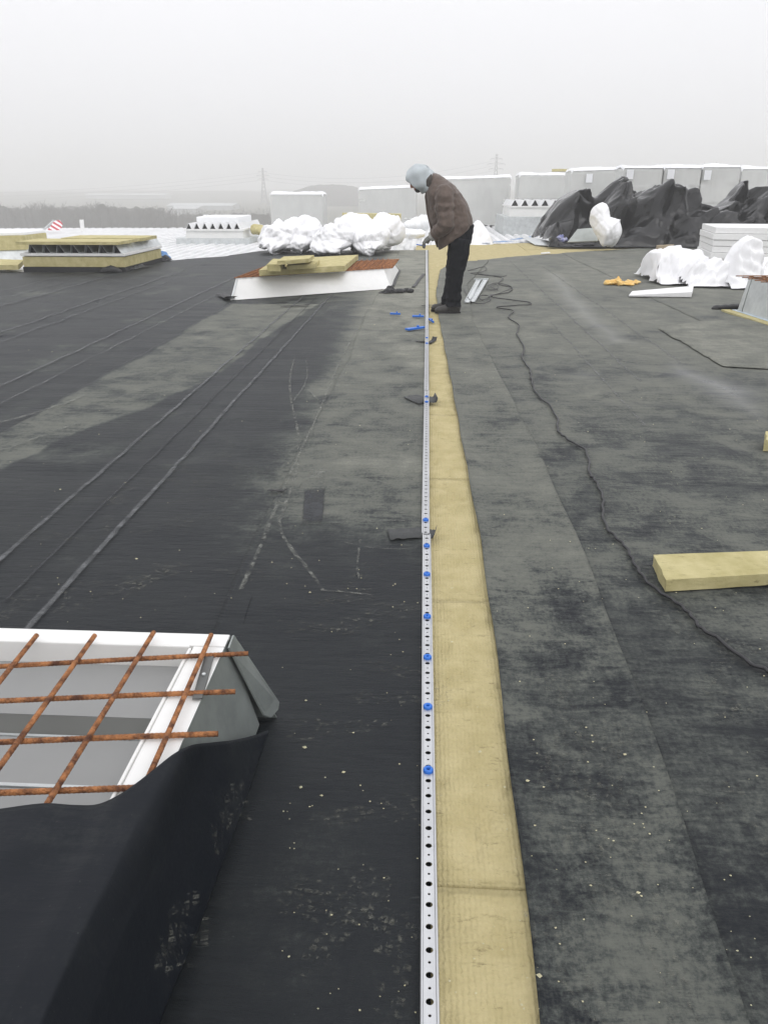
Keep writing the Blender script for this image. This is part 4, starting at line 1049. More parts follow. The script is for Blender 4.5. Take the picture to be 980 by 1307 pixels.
for i, (a, b_, w, lab) in enumerate((((498, 401), (511, 401.5), .035, 'leftmost loose blue clip strip on the membrane'), ((526, 404.3), (541, 404.5), .045, 'loose blue clip strip just left of the rail by the shoes'),
                       ((519, 421.5), (541, 418.5), .06, 'longest loose blue clip strip, nearest the camera'), ((548, 408), (553, 412), .03, 'small blue clip piece lying on the wool by the shoes'))):
    t = empty('blue_strip', G(*a)); tag(t, lab, 'clip strip', 'loose blue plastic pieces'); a, b_ = G(*a, .01), G(*b_, .01); d = (b_-a).normalized(); nn = Vector((-d.y, d.x, 0))*w*.5
    mb = MB(); q = [a-nn, b_-nn*.6, b_+nn*.6, a+nn]; mb.hexa(q, [p+Vector((0, 0, .02)) for p in q]); mb.build('body', M['blue'], t, bevel=.004)
    mb = MB(); c = a.lerp(b_, .65); mb.tube([c+Vector((0, 0, .012)), c+Vector((0, 0, .036))], w*.22, 8); mb.build('knob', M['blue'], t)

# ------------------------------------------------------------------ sacks, bags and crumpled sheets
def sack(name, pts, rad, m, label, cat, amp=.2, freq=2.0, seed=0, nu=90, nv=80, floor=0., flat=1., group=None, parent=None, sag=.0):
    """closed bag along a line, creased by ridged folds; never sinks below the floor"""
    pts = [Vector(p) for p in pts]
    sp_ = catmull(pts, 12) if len(pts) > 2 else [pts[0].lerp(pts[1], i/24) for i in range(25)]
    t = np.linspace(0, 1, len(sp_)); C_ = np.array([tuple(p) for p in sp_]); kt = np.linspace(0, 1, len(rad))
    ss = np.linspace(0, 1, nv)
    C_ = np.stack([np.interp(ss, t, C_[:, i]) for i in range(3)], 1); Rw = np.interp(ss, kt, [r[0] for r in rad]); Rh = np.interp(ss, kt, [r[1] for r in rad])
    cap = np.sqrt(np.clip(1-np.clip(np.abs(ss*2-1)-.0, 0, 1)**5, 0, 1)); Rw = Rw*cap; Rh = Rh*cap
    T = np.gradient(C_, axis=0); T /= np.linalg.norm(T, axis=1)[:, None]+1e-9
    S_ = np.array([0, -1., 0])-T*(-T[:, 1])[:, None]; S_ /= np.linalg.norm(S_, axis=1)[:, None]; U_ = np.cross(S_, T)
    th = np.linspace(0, 2*math.pi, nu)
    P = C_[:, None, :]+S_[:, None, :]*(Rw[:, None]*np.cos(th))[..., None]+U_[:, None, :]*(Rh[:, None]*np.sin(th))[..., None]
    r = np.maximum(Rw, Rh)[:, None]
    D_ = P-C_[:, None, :]; D_ /= np.linalg.norm(D_, axis=2)[..., None]+1e-6
    f_ = freq/np.mean([x[1] for x in rad])*.5
    w = crumple(P[..., 0], P[..., 1], P[..., 2], seed, f_*.42, 8, 1.38, .5)
    wf = crumple(P[..., 0], P[..., 1], P[..., 2], seed+40, f_*1.3, 7, 1.4, .4)
    w2 = fbm(P[..., 0]*f_*.5, P[..., 1]*f_*.5, P[..., 2]*f_*.5, seed=seed+5, oct=2)
    P = P+D_*(r*amp*((w-.5)*2.0+(w2-.5)*1.6+(wf-.5)*.55))[..., None]
    low = np.clip((C_[:, None, 2]-P[..., 2])/(Rh[:, None]+1e-6), 0, 1)
    P[..., :2] += D_[..., :2]*(sag*r*low)[..., None]
    P[:, -1] = P[:, 0]
    fl_ = floor+.012*fbm(P[..., 0]*9, P[..., 1]*9, seed=seed)
    P[..., 2] = np.maximum(P[..., 2], fl_)
    o = npmesh(name, P, nv, nu, m, parent)
    if label: tag(o, label, cat, group)
    return o
def vs(px, py, Y): return V(px, py, Y)
def tarp(name, prof, Y0, Y1, label, seed, nx=230, ny=110, front=.42, m=None, kf=1., ka=1., cat='tarpaulin', floor=0., up=1.):
    pr = [(V(px, py, (Y0+Y1)/2).x, V(px, py, (Y0+Y1)/2).z) for px, py in prof]
    x0, x1 = pr[0][0], pr[-1][0]; U_, V_ = np.meshgrid(np.linspace(0, 1, nx), np.linspace(0, 1, ny))
    X = x0+(x1-x0)*U_; Y = Y0+(Y1-Y0)*V_
    wx = X+.35*(fbm(X*.9, Y*.9, seed=seed, oct=2)-.5)*np.sin(math.pi*V_)*1.0; wy = Y+.6*(fbm(X*.9, Y*.9, seed=seed+1, oct=2)-.5)
    Hh = np.interp(X, [p[0] for p in pr], [p[1]-floor for p in pr])
    shp = sstep(0, front, V_)**.75*(1-.8*sstep(front+.12, 1, V_))
    r1 = crumple(wx, wy*.8, 0*X, seed+3, .42*kf, 5, 1.5, .35)+.1
    r2 = crumple(wx, wy, Hh*shp, seed+9, .85*kf, 4, 1.45, .3)+.1
    r3 = crumple(wx, wy, Hh*shp, seed+19, 1.9*kf, 4, 1.4, .25)+.1
    Z = Hh*shp+np.clip(Hh, 0.15, 9)*1.0*(r1-.6)*np.sin(math.pi*np.clip(V_*1.05, 0, 1))+ka*(.95*(r2-.6)*sstep(0, .15, V_)+.17*(r3-.6)*sstep(0, .05, V_))
    top = Hh+.02+.30*ka*(r2-.6)
    Z = np.minimum(Z, top)
    Z = np.maximum(Z, .015+.03*fbm(X*4, Y*4, seed=seed))+floor
    X = X+ka*(.45*(r2-.6)+.04*(r3-.6)); Y = Y-ka*(1.0*(r1-.6)*sstep(0, .2, V_)+.55*(r2-.6)*sstep(0, .1, V_)+.12*(r3-.6))
    o = npmesh(name, np.stack([X, Y, Z], -1), ny, nx, m or M['tarp'], None); tag(o, label, cat)
    return o
# heap of white bags left of the man
for k, (c, rd, lab) in enumerate((
    ([(334, 312, 18.2), (346, 304, 18.1), (362, 301, 18.0), (376, 308, 18.0)], [(.2, .16), (.40, .26), (.42, .34), (.3, .2)], 'low white bag at the left end of the heap behind the white curb'),
    ([(362, 305, 18.3), (378, 299, 18.2), (396, 300, 18.2), (410, 306, 18.2)], [(.35, .25), (.42, .40), (.45, .42), (.3, .28)], 'white bag second from the left in the heap'),
    ([(399, 300, 18.5), (400, 288, 18.5), (401, 277, 18.5)], [(.30, .30), (.17, .17), (.05, .05)], 'pointed knotted bag neck, the highest tip of the white heap'),
    ([(402, 309, 17.8), (420, 305, 17.7), (440, 304, 17.7), (452, 310, 17.7)], [(.3, .2), (.45, .32), (.42, .34), (.3, .2)], 'white bag in the middle of the heap, nearest the white curb'),
    ([(432, 303, 18.4), (446, 296, 18.4), (462, 297, 18.4), (474, 304, 18.4)], [(.32, .28), (.40, .40), (.42, .38), (.3, .25)], 'tall white bag right of the middle of the heap'),
    ([(450, 310, 17.7), (466, 306, 17.7), (484, 306, 17.7), (494, 311, 17.7)], [(.28, .2), (.42, .30), (.42, .30), (.3, .18)], 'low white bag in front at the right part of the heap'),
    ([(474, 302, 18.3), (486, 296, 18.3), (500, 298, 18.2), (510, 309, 18.1)], [(.3, .28), (.42, .38), (.36, .36), (.2, .18)], 'blunt white bag at the right end of the heap'))):
    sack('white_bag', [vs(*q) for q in c], rd, M['bag'], lab, 'bag', amp=.26, freq=2.6, seed=200+k*7, floor=DZ, sag=1.1, group='white bags heaped behind the white curb')
sack('snow_lump', [vs(506, 299, 20.6), vs(522, 297, 20.6), vs(543, 298, 20.6)], [(.2, .08), (.3, .10), (.3, .09)], M['snow'], 'thin snow lying on the deck between the white heap and the man', 'snow', seed=15, floor=DZ, amp=.2, freq=1)
sack('snow_lump', [vs(515, 287, 25), vs(530, 285, 25), vs(548, 281, 25)], [(.4, .12), (.5, .2), (.4, .22)], M['snow'], 'snow mound on the deck behind the hands of the man', 'snow', seed=17, floor=DZ, amp=.2, freq=1)
tarp('white_bag', [(588, 309), (592, 288), (597, 276), (606, 274), (612, 281), (619, 292), (625, 301), (628, 309)], 20.8, 22.6, 'white bag on the deck just right behind the man', 121, m=M['bag'], kf=2., ka=.14, cat='bag', floor=DZ, nx=90, ny=70)
wool_block('insulation_board', [V(437, 283, 22.5).xy, V(511, 279, 21.9).xy, V(512, 279, 22.6).xy, V(437, 283, 23.3).xy], DZ+.3, V(511, 273, 22).z, 'wool board stack showing behind the white heap', seed=31)
sack('insulation_roll', [vs(320, 293, 22.5), vs(330, 293, 22.5), vs(340, 297, 22.4)], [(.2, .14), (.25, .15), (.2, .1)], M['wool_side'], 'crumpled yellow wool piece right of the left white curb', 'offcut', seed=33, floor=DZ, amp=.2, freq=1)
# pieces by the tarpaulin and on the right
sack('white_bag', [vs(760, 262, 19.2), vs(765, 271, 19.15), vs(768, 284, 19.1), vs(780, 296, 19.0), vs(792, 301, 18.95)], [(.18, .20), (.22, .25), (.24, .22), (.40, .30), (.34, .18)], M['bag'], 'upright white bag standing in front of the black tarpaulin', 'bag', seed=47, amp=.26, freq=1.7, nu=120, nv=110)
kw = dict(m=M['bag'], cat='plastic sheet', nx=150, ny=90)
tarp('white_sheet', [(826, 354), (829, 338), (830, 326), (833, 322), (842, 319), (858, 318), (878, 319), (892, 322), (900, 329), (908, 340), (912, 354)], 12.0, 13.5, 'crumpled white sheet spread left of the foam board stack', 145, kf=2.4, ka=.28, front=.5, **kw)
tarp('white_sheet', [(868, 354), (876, 340), (886, 330), (900, 327), (912, 330), (922, 338), (928, 354)], 11.7, 12.7, 'bulging white sheet between the spread sheet and the upright loop', 149, kf=3.2, ka=.22, **kw)
tarp('white_sheet', [(920, 354), (926, 338), (932, 326), (940, 315), (948, 307), (956, 303), (961, 308), (965, 322), (967, 338), (970, 354)], 11.5, 12.5, 'white sheet standing up in a peak before the foam boards', 152, kf=3.0, ka=.20, **kw)
tarp('white_sheet', [(955, 352), (962, 338), (972, 330), (984, 332), (1000, 340), (1010, 352)], 11.9, 12.9, 'low white sheet behind the rusty mesh at the right edge', 156, kf=3.0, ka=.20, **kw)
sack('orange_rag', [G(773, 362, .02), G(785, 360, .03), G(798, 362, .02), G(812, 359, .03)], [(.07, .03), (.13, .05), (.10, .025), (.12, .045)], M['orange'], 'crumpled orange film on the membrane right of the man', 'plastic film', seed=61, amp=.6, freq=1.1)
# white foam strip, tapering, lying on the sheet
t = [G(802, 379.5), G(882, 380.5), G(884, 372.5), G(806, 375)]
mb = MB(); mb.hexa([(*p.xy, .012) for p in t], [(t[0].x, t[0].y, .035), (t[1].x, t[1].y, .085), (t[2].x, t[2].y, .085), (t[3].x, t[3].y, .04)])
o = mb.build('foam_strip', M['foam'], bevel=.008); tag(o, 'white tapering foam strip lying alone on the membrane', 'foam strip')
# foam block stack
zs = [0]; Yf = 14.2; a0, b0 = V(905, 340, Yf), V(1060, 340, Yf)
tot = V(905, 290, Yf).z; nb = 7
for k in range(nb):
    j = .015*math.sin(k*2.3); z0, z1 = .01+tot*k/nb, .01+tot*(k+1)/nb-.006
    t = [(a0.x+j, Yf+j), (b0.x, Yf-.45), (b0.x+.2, Yf+1.3), (a0.x+.25+j, Yf+1.5)]
    mb = MB(); mb.hexa([(*p, z0) for p in t], [(*p, z1) for p in t])
    o = mb.build('foam_board', M['foam'], bevel=.006)
    tag(o, ['bottom', 'second', 'third', 'fourth', 'fifth', 'sixth', 'topmost'][k]+(' white foam board' if k in (0, 6) else ' white foam board from the bottom')+' in the stack at the right edge', 'foam board', 'white foam boards in the right-hand stack')
# timber lying at the far edge of the membrane
for k, (a, b_, lab) in enumerate((((824, 309), (842, 306), 'leftmost short pale batten before the tarpaulin'), ((843, 309), (862, 306.5), 'second short pale batten before the tarpaulin'), ((860, 310), (878, 307), 'third short pale batten before the tarpaulin'), ((874, 311), (892, 307.5), 'rightmost short pale batten before the tarpaulin'))):
    a, b_ = G(*a, .1), G(*b_, .1); mb = MB(); d = (b_-a).normalized(); nn = Vector((-d.y, d.x, 0))*.05
    mb.hexa([a-nn-Vector((0, 0, .05)), b_-nn-Vector((0, 0, .05)), b_+nn-Vector((0, 0, .05)), a+nn-Vector((0, 0, .05))], [a-nn, b_-nn, b_+nn, a+nn]); tag(mb.build('batten', M['wood'], bevel=.005), lab, 'batten', 'short battens on the timber')
mb = MB(); a, b_ = G(841, 318, .0), G(897, 314.5, .0); d = (b_-a).normalized(); nn = Vector((-d.y, d.x, 0))*.09
mb.hexa([a, b_, b_+nn, a+nn], [p+Vector((0, 0, .09)) for p in (a, b_, b_+nn, a+nn)]); tag(mb.build('timber_beam', M['wood'], bevel=.006), 'long pale timber at the edge of the membrane left of the foam blocks', 'timber')
sack('plastic_scrap', [G(893, 316, .08), G(899, 314, .1), G(905, 314, .08)], [(.07, .06), (.1, .08), (.07, .05)], M['galv_light'], 'silvery plastic scrap between the long timber and the foam blocks', 'scrap', seed=63, amp=.4, freq=1)
mb = MB(); a, b_ = G(691, 324, .02), G(702, 323, .02); mb.hexa([a, b_, b_+Vector((0, .12, 0)), a+Vector((0, .12, 0))], [p+Vector((0, 0, .02)) for p in (a, b_, b_+Vector((0, .12, 0)), a+Vector((0, .12, 0)))]); tag(mb.build('foam_scrap', M['foam']), 'tiny white foam scrap on the far wool strip', 'scrap')
# loose flashing, blue film at the deck edge
def sheet_quad(name, pts, m, label, cat, th=.01, bend=0):
    p = [Vector(q) for q in pts]; mb = MB(); mb.hexa([q-Vector((0, 0, th)) for q in p], p); o = mb.build(name, m); tag(o, label, cat); return o
sheet_quad('steel_flashing', [G(683, 312, .02), G(704, 313, .04), G(700, 307, .12), G(660, 299, .10)], M['galv_light'], 'bent steel flashing lying over the deck edge right of the man', 'flashing')
strip_obj('blue_film', G(612, 311, 0), G(650, 308.5, 0), .30, M['bluefilm'], .02, 'pale blue film strip at the deck edge right of the man', 'film', .0, 4)
strip_obj('blue_film', G(655, 308, 0), G(683, 304, 0), .22, M['bluefilm'], .05, 'blue film scrap beside the loose flashing', 'film', .0, 5)
sack('blue_film', [V(707, 306, 20.4), V(718, 305, 20.4), V(727, 305, 20.4)], [(.15, .07), (.2, .1), (.15, .08)], mat('dark_blue_film', (.05, .07, .33), .35, color2=(.5, .5, .6), scale=14), 'crumpled dark blue film under the edge of the tarpaulin', 'film', seed=67, amp=.5, freq=1)
sack('blue_bag', [V(198, 330, 16.2), V(206, 327, 16.2), V(215, 331, 16.1)], [(.10, .04), (.16, .10), (.13, .05)], M['bluefilm'], 'blue plastic sheet caught on the corner of the wool clad curb', 'film', seed=69, amp=.5, freq=1.1)
sack('membrane_fold', [V(203, 334, 15.9), V(212, 332, 15.9), V(219, 334, 15.9)], [(.12, .06), (.18, .08), (.12, .05)], M['black'], 'black fold of membrane beneath the blue plastic sheet', 'membrane flap', seed=70, amp=.5, freq=1.1)
sack('membrane_fold', [V(128, 347, 13.6), V(142, 345, 13.6), V(156, 347, 13.6)], [(.05, .03), (.08, .09), (.05, .03)], M['black'], 'arched black membrane at the foot of the wool clad curb', 'membrane flap', seed=71, amp=.1, freq=1.)
sack('membrane_fold', [V(160, 345, 13.9), V(172, 343, 14.2), V(188, 341, 14.7)], [(.08, .03), (.14, .05), (.12, .03)], M['tape'], 'grey crumpled membrane right of the wool clad curb', 'membrane flap', seed=73, amp=.4, freq=1.2)
# black scraps right of the white curb
sack('membrane_fold', [V(484, 377, 11.0), V(494, 374, 11.0), V(500, 370, 11.2)], [(.08, .03), (.1, .05), (.06, .04)], M['black'], 'black lump at the right foot of the white curb', 'scrap', seed=75, amp=.5, freq=1.1)
sack('membrane_fold', [V(503, 374, 11.0), V(508, 372.5, 11.0), V(519, 371, 11.1), V(526, 371, 11.0)], [(.05, .045), (.06, .05), (.05, .03), (.07, .05)], M['black'], 'black dumbbell shaped scrap between the white curb and the rail', 'scrap', seed=77, amp=.4, freq=1.1)
strip_obj('membrane_scrap', G(527, 367, 0), G(541, 350, 0), .05, M['black'], .006, 'black strip running from the dumbbell scrap towards the rail', 'scrap', .0, 4)
strip_obj('membrane_scrap', G(499, 366, 0), G(508, 345, 0), .10, M['tape'], .012, 'grey membrane strip right of the white curb', 'scrap', .0, 4)
# steel profiles near the man, laid side by side
for k, (a, b_, lab) in enumerate((((596, 386), (611, 357.5), 'left one of two steel strips lying behind the man'), ((603, 385), (620, 357), 'right one of two steel strips lying behind the man'))):
    a, b_ = G(*a, .02), G(*b_, .02); d = (b_-a).normalized(); nn = Vector((-d.y, d.x, 0))*.035
    mb = MB()
    for s0, s1, h0, h1 in ((-1, -.8, 0, .02), (-.8, .8, 0, .004), (.8, 1, 0, .02)):
        mb.hexa([a+nn*s0, b_+nn*s0, b_+nn*s1, a+nn*s1], [p+Vector((0, 0, h1)) for p in (a+nn*s0, b_+nn*s0, b_+nn*s1, a+nn*s1)])
    e = nn*2.2; 
    mb.hexa([b_-nn, b_-nn+d*.04, b_+e+d*.04, b_+e], [p+Vector((0, 0, .02)) for p in (b_-nn, b_-nn+d*.04, b_+e+d*.04, b_+e)])
    tag(mb.build('steel_strip', M['galv_light']), lab, 'steel strip', 'steel strips behind the man')
# ------------------------------------------------------------------ cable
cab = [(1010, 875), (980, 857), (950, 842), (918, 816), (895, 802), (879, 782), (859, 766), (839, 754), (823, 740), (811, 722), (799, 700), (783, 684), (773, 672), (769, 654), (769, 635), (759, 613), (753, 607), (751, 587), (745, 573), (723, 559), (712, 549), (711, 533), (700, 517), (684, 501), (678, 485), (676, 471), (667, 457), (668, 442), (660, 426), (662, 414),
       (649, 405), (655, 396), (634, 393), (648, 391), (676, 388), (670, 385), (626, 378), (650, 372), (652, 366), (636, 362), (642, 355), (630, 352), (610, 349)]
pts = catmull([G(*p, .012) for p in cab], 10); mb = MB()
pts = [p+Vector((.004*math.sin(i*.9+math.sin(i*.13)*3), .004*math.sin(i*.7), on_roof(p.x, p.y)+.001)) for i, p in enumerate(pts)]
mb.tube(pts, .0062, 8); o = mb.build('extension_cable', M['cord'], smooth=True); tag(o, 'long black cable snaking across the right-hand membrane', 'cable')
loops = [(597, 346), (604, 344), (617, 341), (621, 344), (613, 348), (600, 349), (612, 351), (640, 353), (646, 352)]
mb = MB(); mb.tube([p+Vector((0, 0, .01)) for p in catmull([G(*p, .01) for p in loops], 8)], .0055, 6)
mb.build('cable', M['cord'], smooth=True); tag(bpy.data.objects['cable'], 'thin black cable loop lying farthest behind the man', 'cable')
loops = [(592, 368), (598, 382), (606, 388), (618, 388), (626, 383), (622, 378), (612, 379), (616, 384), (628, 378), (640, 374), (653, 367), (634, 362), (622, 366), (626, 371), (636, 368), (633, 364), (626, 366), (635, 371)]
mb = MB(); mb.tube([p+Vector((0, 0, .012)) for p in catmull([G(*p, .012) for p in loops], 8)], .0055, 6)
o = mb.build('cable', M['cord'], smooth=True); tag(o, 'tangled black cable lying over the steel strips', 'cable')
# ------------------------------------------------------------------ wool plank on the right and small pieces
wool_block('insulation_plank', [G(848, 755, .008), G(1010, 745, .008), G(1000, 716, .008), G(832, 722, .008)], .008, .055, 'long yellow wool plank cut off by the right edge', m=M['wool_side'], seed=37)
wool_block('insulation_offcut', [G(974, 577), G(990, 578), G(990, 566), G(975, 565)], .006, .07, 'small wool offcut at the right edge above the plank', seed=38, cat='offcut')
for i, (px, py) in enumerate(((938, 449), (862, 449), (845, 430), (910, 498), (958, 497))): pass

# ------------------------------------------------------------------ wrapped stacks of boards
M['film'] = mat('stretch_film', (.86, .865, .85), .3, color2=(.76, .765, .75), scale=3, stretch=(1, 1, .4), bump=.5, bscale=5, alpha=.36)
M['layer'] = mat('grey_board_stack', (.66, .665, .64), .6, color2=(.55, .56, .54), scale=1.4)
def stack(px0, px1, pyt, Y, depth, label, layers, zb=DZ, side=None, lbl=None, tilt=0., snow=True):
    a, b_ = V(px0, pyt, Y), V(px1, pyt-tilt, Y); t = empty('board_stack', ((a.x+b_.x)/2, Y+depth/2, zb)); tag(t, label, 'wrapped stack', 'film wrapped board stacks at the far edge')
    x0, x1 = a.x, b_.x; zt = (a.z+b_.z)/2; rr = random.Random(int(px0)); mb = MB()
    h = (zt-zb-.12)/layers
    for k in range(layers):
        j = rr.uniform(-.012, .012); z0 = zb+.12+k*h
        s0, s1 = (a.z-zt)*(k+1)/layers, (b_.z-zt)*(k+1)/layers; r0, r1 = (a.z-zt)*k/layers, (b_.z-zt)*k/layers
        mb.hexa([(x0+j, Y+j, z0+r0), (x1+j, Y+j, z0+r1), (x1+j, Y+depth+j, z0+r1), (x0+j, Y+depth+j, z0+r0)], [(x0+j, Y+j, z0+h*.90+s0), (x1+j, Y+j, z0+h*.90+s1), (x1+j, Y+depth+j, z0+h*.90+s1), (x0+j, Y+depth+j, z0+h*.90+s0)])
    o = mb.build('board_layers', M['layer'], t); o['kind'] = 'stuff'
    mb = MB()
    for k in range(3): xx = x0+(x1-x0-.12)*k/2; mb.box(xx, xx+.12, Y+.02, Y+depth-.02, zb, zb+.1)
    mb.build('pallet_blocks', M['wood'], t)
    # film: a closed skin hugging the stack with vertical ruckles, stretched over the top edge
    n = 44; ring = []
    per = [(x0, Y), (x1, Y), (x1, Y+depth), (x0, Y+depth)]; sd = []
    for i in range(4):
        p, q = per[i], per[(i+1) % 4]
        for k in range(n//4*2): s = k/(n//4*2); sd.append((p[0]+(q[0]-p[0])*s, p[1]+(q[1]-p[1])*s))
    sd.append(sd[0]); sd = np.array(sd); nz_ = 26; ZZ = np.linspace(0, 1, nz_)
    cx, cy = (x0+x1)/2, Y+depth/2; P = np.zeros((nz_, len(sd), 3))
    for i, s in enumerate(ZZ):
        ruck = .022+.045*(fbm(sd[:, 0]*5+sd[:, 1]*5, np.full(len(sd), s*2.0), seed=int(px0), oct=3)-.4)
        d = sd-np.array([cx, cy]); d /= np.linalg.norm(d, axis=1)[:, None]
        if s > .97: ruck = ruck-.05
        P[i, :, :2] = sd+d*ruck[:, None]; P[i, :, 2] = zb+.1+(zt-zb-.08)*s+(a.z-zt)*s*np.interp(sd[:, 0], [x0, x1], [1, -1])
    keep(npmesh('film_wrap', P, nz_, len(sd), M['film'], None), t)
    if snow:
        nx, ny = 40, 14; xs = np.linspace(x0-.03, x1+.03, nx); ys = np.linspace(Y-.03, Y+depth+.03, ny); Yq, Xq = np.meshgrid(ys, xs, indexing='ij')
        Zq = zt+(a.z-zt)*np.interp(Xq, [x0, x1], [1, -1])+.02+.10*fbm(Xq*1.8, Yq*2, seed=int(px1), oct=3)**1.5
        Zq[0] = zt-.02+(a.z-zt)*np.interp(Xq[0], [x0, x1], [1, -1]); Zq[-1] = zt-.02; Zq[:, 0] -= .08; Zq[:, -1] -= .08
        o = npmesh('snow_cap', np.stack([Xq, Yq, Zq], -1), ny, nx, M['snow']); keep(o, t)
    if lbl:
        p = V(lbl[0], lbl[1], Y-.08); w, h_ = .10, .13
        mb = MB(); mb.box(p.x-w, p.x+w, Y-.085, Y-.08, p.z-h_, p.z+h_); mb.build('paper_label', M['paper'], t)
    return t
stack(345, 411, 247, 29.5, 1.2, 'leftmost wrapped stack, standing alone behind the white heap', 13)
stack(458, 531, 241, 33.0, 1.3, 'wrapped stack directly behind the hood of the man', 14, tilt=3)
stack(560, 652, 228, 32.5, 1.3, 'wrapped stack just right of the man with fine horizontal layers', 20, tilt=3)
stack(664, 726, 222.5, 30, 1.3, 'wrapped stack behind the right toothed curb', 18)
stack(731, 793, 217, 27, 1.3, 'wrapped stack with a bulging snow cap left above the tarpaulin', 9, lbl=(752, 227), tilt=2)
stack(797, 846, 213, 25, 1.2, 'first narrow stack, its base hidden by the tarpaulin peak', 4, lbl=(804, 222))
stack(849, 895, 213, 25, 1.2, 'second narrow stack, above the dip of the tarpaulin', 4, lbl=(856, 222))
stack(898, 945, 212, 25.1, 1.2, 'third narrow stack, left of the right tarpaulin peak', 4, lbl=(903, 223))
stack(948, 1010, 214.5, 25.6, 1.2, 'last narrow stack, cut off by the right edge', 4)
wool_block('insulation_board', [V(704, 221, 30.3).xy, V(731, 221, 30.3).xy, V(731, 221, 31).xy, V(704, 221, 31).xy], V(715, 221, 30.3).z+.07, V(715, 217.5, 30.3).z+.06, 'wool board lying on the snow of a wrapped stack', seed=81)
# ------------------------------------------------------------------ black tarpaulins
T1 = [(683, 304), (688, 290), (697, 272), (708, 259), (730, 247), (752, 241), (766, 240), (780, 236), (790, 229), (800, 227.5), (812, 230), (825, 235), (838, 242), (845, 243), (858, 241), (870, 241), (878, 245), (880, 257), (890, 270), (908, 285), (915, 303)]
tarp('tarpaulin', T1, 19.6, 23.6, 'large black tarpaulin heaped over materials left of the foam block stack', 3)
T2 = [(884, 292), (893, 276), (905, 268), (920, 262), (935, 250), (944, 238), (951, 232), (958, 231), (970, 236), (985, 240), (1010, 238), (1040, 250), (1060, 290)]
tarp('tarpaulin', T2, 19.2, 22.4, 'second black tarpaulin heap behind the foam block stack, at the right edge', 13, nx=150)
# piece of curb peeking out from under the tarpaulin
p0, p1, p2, p3 = V(724, 308.5, 19.6), V(763, 307, 19.6), V(760, 290, 19.8), V(737, 292, 19.8)
o = panel(p0, p1, p2, p3, 'curb_panel', mat('weathered_steel', (.42, .45, .43), .5, .4, var=.2), None, .04); tag(o, 'pale steel curb panel peeking from under the black tarpaulin', 'curb panel')
# ------------------------------------------------------------------ warning sign sack and post at the left edge of the deck
M['stripe'] = mat('red_white_stripe', (.75, .75, .76), .5, var=.05)
n = M['stripe'].node_tree.nodes; l = M['stripe'].node_tree.links.new; w = n.new('ShaderNodeTexWave'); w.inputs['Scale'].default_value = 1.0; w.bands_direction = 'DIAGONAL'
tcx = n.new('ShaderNodeTexCoord'); l(tcx.outputs['Object'], w.inputs[0]); mx = n.new('ShaderNodeMix'); mx.data_type = 'RGBA'; mx.inputs[6].default_value = (.78, .78, .80, 1); mx.inputs[7].default_value = (.50, .06, .07, 1)
rm = n.new('ShaderNodeMath'); rm.operation = 'GREATER_THAN'; rm.inputs[1].default_value = .5; w.inputs['Scale'].default_value = 2.4; l(w.outputs['Fac'], rm.inputs[0]); l(rm.outputs[0], mx.inputs[0]); l(mx.outputs[2], n['Principled BSDF'].inputs['Base Color'])
Yw = 26.5; sg = empty('warning_board', V(68, 293, Yw)); tag(sg, 'red and white striped warning board leaning at the far left deck edge', 'warning board')
pts = [V(60, 293.5, Yw), V(77, 293.5, Yw), V(79.5, 286, Yw+.3), V(76, 280.5, Yw+.4), V(70, 281, Yw+.4)]
mb = MB(); mb.add(pts+[p+Vector((0, .04, 0)) for p in pts], [(0, 1, 2, 3, 4), (9, 8, 7, 6, 5)]+[(i, 5+i, 5+(i+1) % 5, (i+1) % 5) for i in range(5)]); mb.build('striped_face', M['stripe'], sg)
mb = MB(); mb.tube([V(55, 293.5, Yw+.2), V(69, 281, Yw+.4)], .035, 6); mb.build('prop', M['galv_light'], sg)
mb = MB(); a, b_ = V(105, 294, 27.5), V(103.5, 280, 27.5); mb.hexa([a+Vector((-.06, 0, -.1)), a+Vector((.06, 0, -.1)), a+Vector((.06, .06, -.1)), a+Vector((-.06, .06, -.1))], [b_+Vector((-.06, 0, 0)), b_+Vector((.06, 0, 0)), b_+Vector((.06, .06, 0)), b_+Vector((-.06, .06, 0))])
tag(mb.build('white_post', M['foam']), 'short white post leaning at the far left deck edge', 'post')
# ------------------------------------------------------------------ the man
YM = 9.20
def Pm(px, py, dy=0.): 
    p = V(px, py, YM); return Vector((p.x, YM+dy, p.z))
def remesh(o, vox, smooth=2, fac=.5):
    r = o.modifiers.new('remesh', 'REMESH'); r.mode = 'VOXEL'; r.voxel_size = vox; r.use_smooth_shade = True
    if smooth: s = o.modifiers.new('smooth', 'SMOOTH'); s.iterations = smooth; s.factor = fac
def crease(o, strength, size, seed=0, kind='CLOUDS'):
    tx = bpy.data.textures.new('cloth_folds', kind); tx.noise_scale = size
    if kind == 'CLOUDS': tx.noise_depth = 2
    d = o.modifiers.new('folds', 'DISPLACE'); d.texture = tx; d.strength = strength; d.mid_level = .5; d.texture_coords = 'LOCAL'
M['skin'] = mat('skin', (.42, .20, .14), .55, var=.15, scale=20)
M['jacket'] = mat('brown_jacket_cloth', (.135, .098, .078), .72, color2=(.085, .062, .050), scale=9, bump=.6, bscale=18, sheen=.15)
M['hood'] = mat('pale_hood_cloth', (.50, .545, .565), .85, var=.1, scale=12, bump=.3, bscale=60)
M['trousers'] = mat('black_trousers_cloth', (.010, .011, .014), .85, spec=.2, var=.2, scale=10, bump=.4, bscale=26)
M['shoe'] = mat('dark_worn_leather', (.055, .052, .048), .6, var=.35, scale=24, bump=.4, bscale=60)
M['glove'] = mat('grey_knit_glove', (.20, .20, .18), .9, var=.35, scale=40, bump=.5, bscale=120)
M['cuff'] = mat('light_knit_cuff', (.42, .41, .38), .9, var=.2, scale=40, bump=.5, bscale=100)
man = MB()
